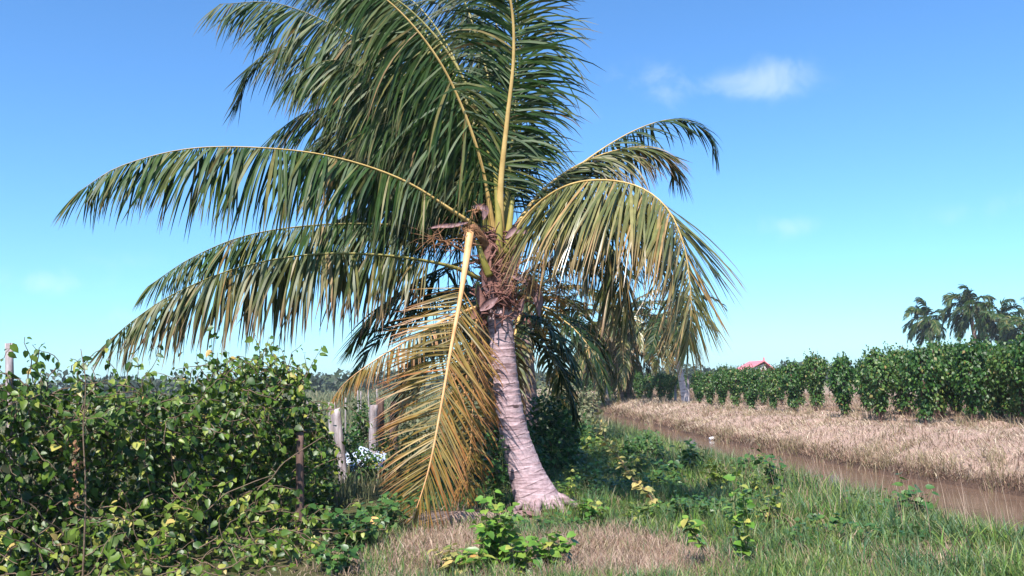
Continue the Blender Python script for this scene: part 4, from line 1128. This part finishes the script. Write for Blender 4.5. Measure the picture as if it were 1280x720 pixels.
# litter
def litter(name, label, px, py, z, r, mat, cat):
    g_ = G(px, py, z); mb = MB()
    p = np.array([g_, g_ + [r * 1.1, .2 * r, r * .25], g_ + [r * 2.0, .3 * r, r * .3], g_ + [r * 2.6, .3 * r, r * .3]])
    tube(mb, spline(p, 9)[0], np.array([.82, .85, .87, .89, .92, .94, .96, 1, .9]) * r, 14)
    tag(mb.build(name, mat), label, cat)
mwh = noise_mat('white_foam', (.75, .75, .78), (.85, .85, .86), 8, .6, .1)
litter('foam_cup', 'white foam cup floating at the edge of the canal water', 887, 549, WATER_Z + .03, .06, mwh, 'cup')
litter('foam_cup', 'white scrap of foam cup caught in the grass at the right edge', 1271, 681, -.02, .03, mwh, 'cup')
mor = noise_mat('dead_leaf', (.55, .28, .08), (.75, .45, .18), 12, .7, .2)
for px, py, z, lb in [(463, 652, .30, 'orange dead leaf resting on the weeds left of the hanging frond'), (884, 651, .12, 'orange dead leaf lying in the shaded grass')]:
    g_ = G(px, py, z); mb = MB(); leaves(mb, [g_], [(1, -.2, .3)], [(0, -.8, .7)], .1, HEART)
    tag(mb.build('dead_leaf', mor), lb, 'leaf')
g_ = G(656, 650, .05); mb = MB()
boat(mb, [g_ + [-.26, -.05, .0], g_ + [-.08, -.02, .055], g_ + [.08, .02, .05], g_ + [.22, .05, .01]], .06, .6, 14, (0, -.4, 1))
tag(mb.build('palm_husk', M['spathe']), 'grey dry palm husk lying at the left foot of the trunk', 'husk')


# ------------------------------------------------------------------ grass (uncountable)
def scatter(n, y0, y1, m0=-.66, m1=.66):
    y = y0 * (y1 / y0) ** RNG.random(n)
    x = RNG.uniform(m0, m1, n) * y
    return x, y


mb = MB(); md = MB()
def drymix(p): return np.clip(np.round(.25 + 1.1 * hash2(p[:, 0], p[:, 1], 3.1) + RNG.normal(0, .7, len(p))), 0, 2).astype(int)
x, y = scatter(90000, 5.6, 34, -.18, .66)
xn = xnear(y); e = xn - x
ok = (e > -.12) & (x > -1.9 + .02 * y) & ~((np.hypot(x - .3, y - 10.7) < .36))
dr = dryness(x, y)
patch = hash2(x, y, 1.1) * .5 + hash2(x + 4, y + 2, 3.1) * .5
isdry = dr + RNG.normal(0, .2, len(x)) + patch * .5 * (x > .9) > .5
bare = gauss(x, y, -.55, 9.7, .7, .42) > .45
thin = gauss(x, y, 1.55, 7.9, .35, .5) > RNG.random(len(x)) * 1.2
g1 = ok & ~isdry & ~bare & ~thin & (RNG.random(len(x)) < .55 + .5 * (patch > -.25))
p = np.column_stack([x, y, height(x, y)])[g1]
e1 = e[g1]; k = len(p)
h = np.interp(e1, [0, .35, .9, 1.6, 3, 5], [.10, .17, .22, .20, .16, .15]) * RNG.uniform(.5, 1.25, k) * (1 + .35 * patch[g1])
h *= np.interp(p[:, 1], [5, 9, 20], [1.05, 1, .9])
blades(mb, p, h, np.interp(p[:, 1], [5, 12, 30], [.0075, .011, .02]) * RNG.uniform(.7, 1.4, k) * np.interp(e1, [0, 1.5, 3], [1.35, 1.15, .9]), RNG.uniform(.1, .75, k), RNG.normal(2.6, 1.7, k), np.clip(np.round(1.1 + 1.2 * hash2(p[:, 0], p[:, 1], 1.7) + RNG.normal(0, .8, k)), 0, 3).astype(int))
g2 = ok & isdry & (~bare | (RNG.random(len(x)) < .25)) & ~thin
p = np.column_stack([x, y, height(x, y)])[g2]; k = len(p)
blades(md, p, .15 * RNG.uniform(.45, 1.3, k), .0065 * RNG.uniform(.7, 1.4, k), RNG.uniform(.35, 1.5, k), RNG.uniform(0, 6.28, k), drymix(p))
# extra fine dry grass in the front patch
k = 13000
x = RNG.normal(.78, .5, k); y = RNG.uniform(6.0, 9.3, k)
s_ = (dryness(x, y) > .35) & (np.hypot(x - .3, y - 10.6) > .5)
p = np.column_stack([x, y, height(x, y)])[s_]; k = len(p)
blades(md, p, .16 * RNG.uniform(.4, 1.3, k), .0055 * RNG.uniform(.7, 1.4, k), RNG.uniform(.3, 1.6, k), RNG.uniform(0, 6.28, k), drymix(p))
k = 9000
x = RNG.normal(-.75, .5, k); y = RNG.uniform(6.6, 9.4, k)
p = np.column_stack([x, y, height(x, y)]); k = len(p)
blades(md, p, .09 * RNG.uniform(.4, 1.5, k), .006 * RNG.uniform(.7, 1.4, k), RNG.uniform(.3, 1.6, k), RNG.uniform(0, 6.28, k), drymix(p))
# coarse clumps of broad-bladed grass
nc = 5200
cx_, cy_ = scatter(nc, 6.0, 26, -.05, .66)
ec = xnear(cy_) - cx_
cp = hash2(cx_ + 9, cy_, 1.3) + .6 * hash2(cx_, cy_ + 5, 3.3)
sel = (ec > .05) & (dryness(cx_, cy_) < .5) & (np.hypot(cx_ - .3, cy_ - 10.7) > .6) & (cx_ > .3) & (cp > -.35 - .5 * (ec < 2.2))
cx_, cy_, ec, cp = cx_[sel], cy_[sel], ec[sel], cp[sel]
m_ = 15; k = len(cx_) * m_
hx = np.repeat(np.interp(ec, [0, .4, 1, 1.8, 2.6, 4], [.14, .22, .32, .38, .27, .18]) * (1 + .35 * cp), m_) * RNG.uniform(.5, 1.2, k)
p = np.column_stack([np.repeat(cx_, m_) + RNG.normal(0, .055, k), np.repeat(cy_, m_) + RNG.normal(0, .055, k)])
p = np.column_stack([p, height(p[:, 0], p[:, 1])])
blades(mb, p, hx, np.repeat(np.interp(ec, [0, 2, 4], [.019, .015, .011]) * RNG.uniform(.6, 1.5, len(ec)), m_), RNG.uniform(.12, .95, k), RNG.uniform(0, 6.28, k), np.repeat(np.clip(np.round(1.0 + 1.1 * hash2(cx_, cy_, 2.1) + RNG.normal(0, .75, len(cx_))), 0, 3).astype(int), m_), nseg=4)
# taller seeding stalks by the canal
k = 420
y = 7.5 * (18 / 7.5) ** RNG.random(k); x = xnear(y) - .5 - np.abs(RNG.normal(.6, .8, k))
p = np.column_stack([x, y, height(x, y)])
blades(md, p, RNG.uniform(.4, .75, k), .006, RNG.uniform(.05, .4, k), RNG.normal(2.8, 1.2, k))
tag(mb.build('bank_grass', [M['grass_blue'], M['grass'], M['grass_bright'], M['straw_green']]), 'green grass on the near canal bank', 'grass', kind='stuff')
tag(md.build('dry_grass', [M['grass_dry'], M['straw_green'], M['straw_brown']]), 'dry pinkish grass in front of the palm', 'grass', kind='stuff')

# straw on the far bank
mb = MB()
k = 80000
y = 11 * (85 / 11) ** RNG.random(k); x = xfar(y) + .10 + RNG.uniform(.0, 1, k) ** 1.4 * np.interp(y, [11, 25, 60], [11, 12, 14])
sel = (x / y < .72)
p = np.column_stack([x, y, height(x, y)])[sel]; k = len(p)
e = p[:, 0] - xfar(p[:, 1])
blades(mb, p, np.interp(p[:, 1], [11, 30, 80], [.15, .20, .34]) * RNG.uniform(.5, 1.4, k) * np.interp(e, [0, .5, 2], [1.5, 1.2, 1]), np.interp(p[:, 1], [11, 30, 80], [.009, .018, .04]) * RNG.uniform(.7, 1.4, k),
       RNG.uniform(.7, 1.9, k) * (1 + .3 * hash2(p[:, 0], p[:, 1], 4.1)), 3.6 + 2.2 * hash2(p[:, 0], p[:, 1], 1.4) + RNG.normal(0, .7, k), np.clip(np.round(.25 + 1.3 * hash2(p[:, 0], p[:, 1], 1.5) + .8 * hash2(p[:, 0] * 1.3, p[:, 1], 5.1) + 1.3 * smooth(3.4, 5.2, e) + 1.5 * (e < .45) + RNG.normal(0, .55, k)), 0, 2).astype(int))
# greener and browner tussocks in the straw
nc = 1500
cy_ = 11.5 * (55 / 11.5) ** RNG.random(nc); cx_ = xfar(cy_) + RNG.uniform(.02, 1, nc) ** 1.4 * 8
cp = hash2(cx_, cy_ * .6, 1.2) + .5 * hash2(cx_ + 3, cy_, 2.9) + .7 * ((cx_ - xfar(cy_)) < .5)
sel = (cp > .35) & (cx_ / cy_ < .72); cx_, cy_ = cx_[sel], cy_[sel]
m_ = 16; k = len(cx_) * m_
p = np.column_stack([np.repeat(cx_, m_) + RNG.normal(0, .09, k), np.repeat(cy_, m_) + RNG.normal(0, .09, k)])
p = np.column_stack([p, height(p[:, 0], p[:, 1])])
blades(mb, p, RNG.uniform(.12, .38, k), np.interp(p[:, 1], [11, 30, 60], [.010, .02, .035]), RNG.uniform(.1, .9, k), RNG.uniform(0, 6.28, k), np.repeat((RNG.random(len(cx_)) < .5).astype(int), m_) if False else 1)
tag(mb.build('straw_grass', [M['straw'], M['straw_green'], M['straw_brown']]), 'matted dry straw covering the far bank', 'grass', kind='stuff')

# broad-leaved ground cover round the palm and along the bank
mb = MB()
k = 60000
x, y = scatter(k, 7.5, 32, -.12, .56)
cov = hash2(x, y, 1.5) + .5 * hash2(x, y, 3.7)
sel = (cov > -.15) & (xnear(y) - x > .9) & (np.hypot(x - .3, y - 10.7) > .42) & (gauss(x, y, -.55, 9.7, .8, .5) < .35) & (gauss(x, y, 1.5, 10.2, .6, 1.0) < .5) & (dryness(x, y) < .35) & (cov + .7 * np.exp(-((x - 1.2) / 1.6) ** 2) + .35 * RNG.normal(0, 1, k) > .75)
x, y, cov = x[sel], y[sel], cov[sel]; k = len(x)
p = np.column_stack([x, y, height(x, y) + RNG.uniform(.02, 1, k) * (.10 + .22 * np.clip(cov, 0, 1))])
a_ = RNG.uniform(0, 6.28, k)
leaves(mb, p, np.column_stack([np.cos(a_), np.sin(a_), RNG.normal(0, .3, k)]), np.column_stack([RNG.normal(0, .4, k), RNG.normal(-.2, .4, k), np.ones(k)]), RNG.uniform(.04, .085, k) * np.interp(y, [9, 25], [1, 1.5]), FOLD)
tag(mb.build('ground_cover', M['weed_dark']), 'low broad-leaved weeds carpeting the bank', 'ground cover', kind='stuff')

# field on the left and beyond
mb = MB()
k = 42000
y = 11 * (170 / 11) ** RNG.random(k); x = RNG.uniform(-.75, .14, k) * y
sel = (x < -1.9) | (y > 22)
sel &= xnear(y) - x > .5
p = np.column_stack([x, y, height(x, y)])[sel]; k = len(p)
blades(mb, p, np.interp(p[:, 1], [11, 40, 170], [.35, .5, .9]) * RNG.uniform(.4, 1.2, k), np.interp(p[:, 1], [11, 40, 170], [.015, .05, .2]) * RNG.uniform(.7, 1.4, k), RNG.uniform(.1, .8, k), RNG.uniform(0, 6.28, k))
tag(mb.build('field_grass', M['field']), 'rough green field beyond the fence', 'field', kind='stuff')

# distant treeline
mb = MB()
for k in range(330):
    x0 = RNG.uniform(-240, 240); y0 = RNG.uniform(170, 260)
    if -60 < x0 / y0 * 100 < -8 and RNG.random() < .4: y0 *= .85
    hh = RNG.uniform(2.2, 4.2) * (1.3 if RNG.random() < .15 else 1)
    q = 120; u_ = nz(RNG.normal(0, 1, (q, 3))) * RNG.uniform(.3, 1, (q, 1)) ** .5
    ps = u_ * [RNG.uniform(2.2, 5), 2.5, hh * .55] + [x0, y0, hh * .5]
    leaves(mb, ps, RNG.normal(0, 1, (q, 3)), nz(u_ + [0, 0, .4] + RNG.normal(0, .4, (q, 3))), RNG.uniform(.7, 1.5, q), DIAM)
tag(mb.build('distant_treeline', M['far_tree']), 'low distant trees along the horizon', 'treeline', kind='stuff')


# ------------------------------------------------------------------ the air
gx0, gx1, gy0, gy1 = xs[0] - 20, xs[-1] + 20, ys[0] - 20, ys[-1] + 20
mb = MB(); box(mb, (gx0, gy0, -2.6), (gx1, gy1, 14))
m, n, l, b, out = base_mat('haze_air')
n.remove(b)
pv = n.new("ShaderNodeVolumePrincipled"); pv.inputs['Color'].default_value = (.78, .88, 1, 1); pv.inputs['Density'].default_value = .0004
l.new(pv.outputs[0], out.inputs['Volume'])
tag(mb.build('haze', m, smooth=False), 'thin bluish daylight haze', kind='stuff')
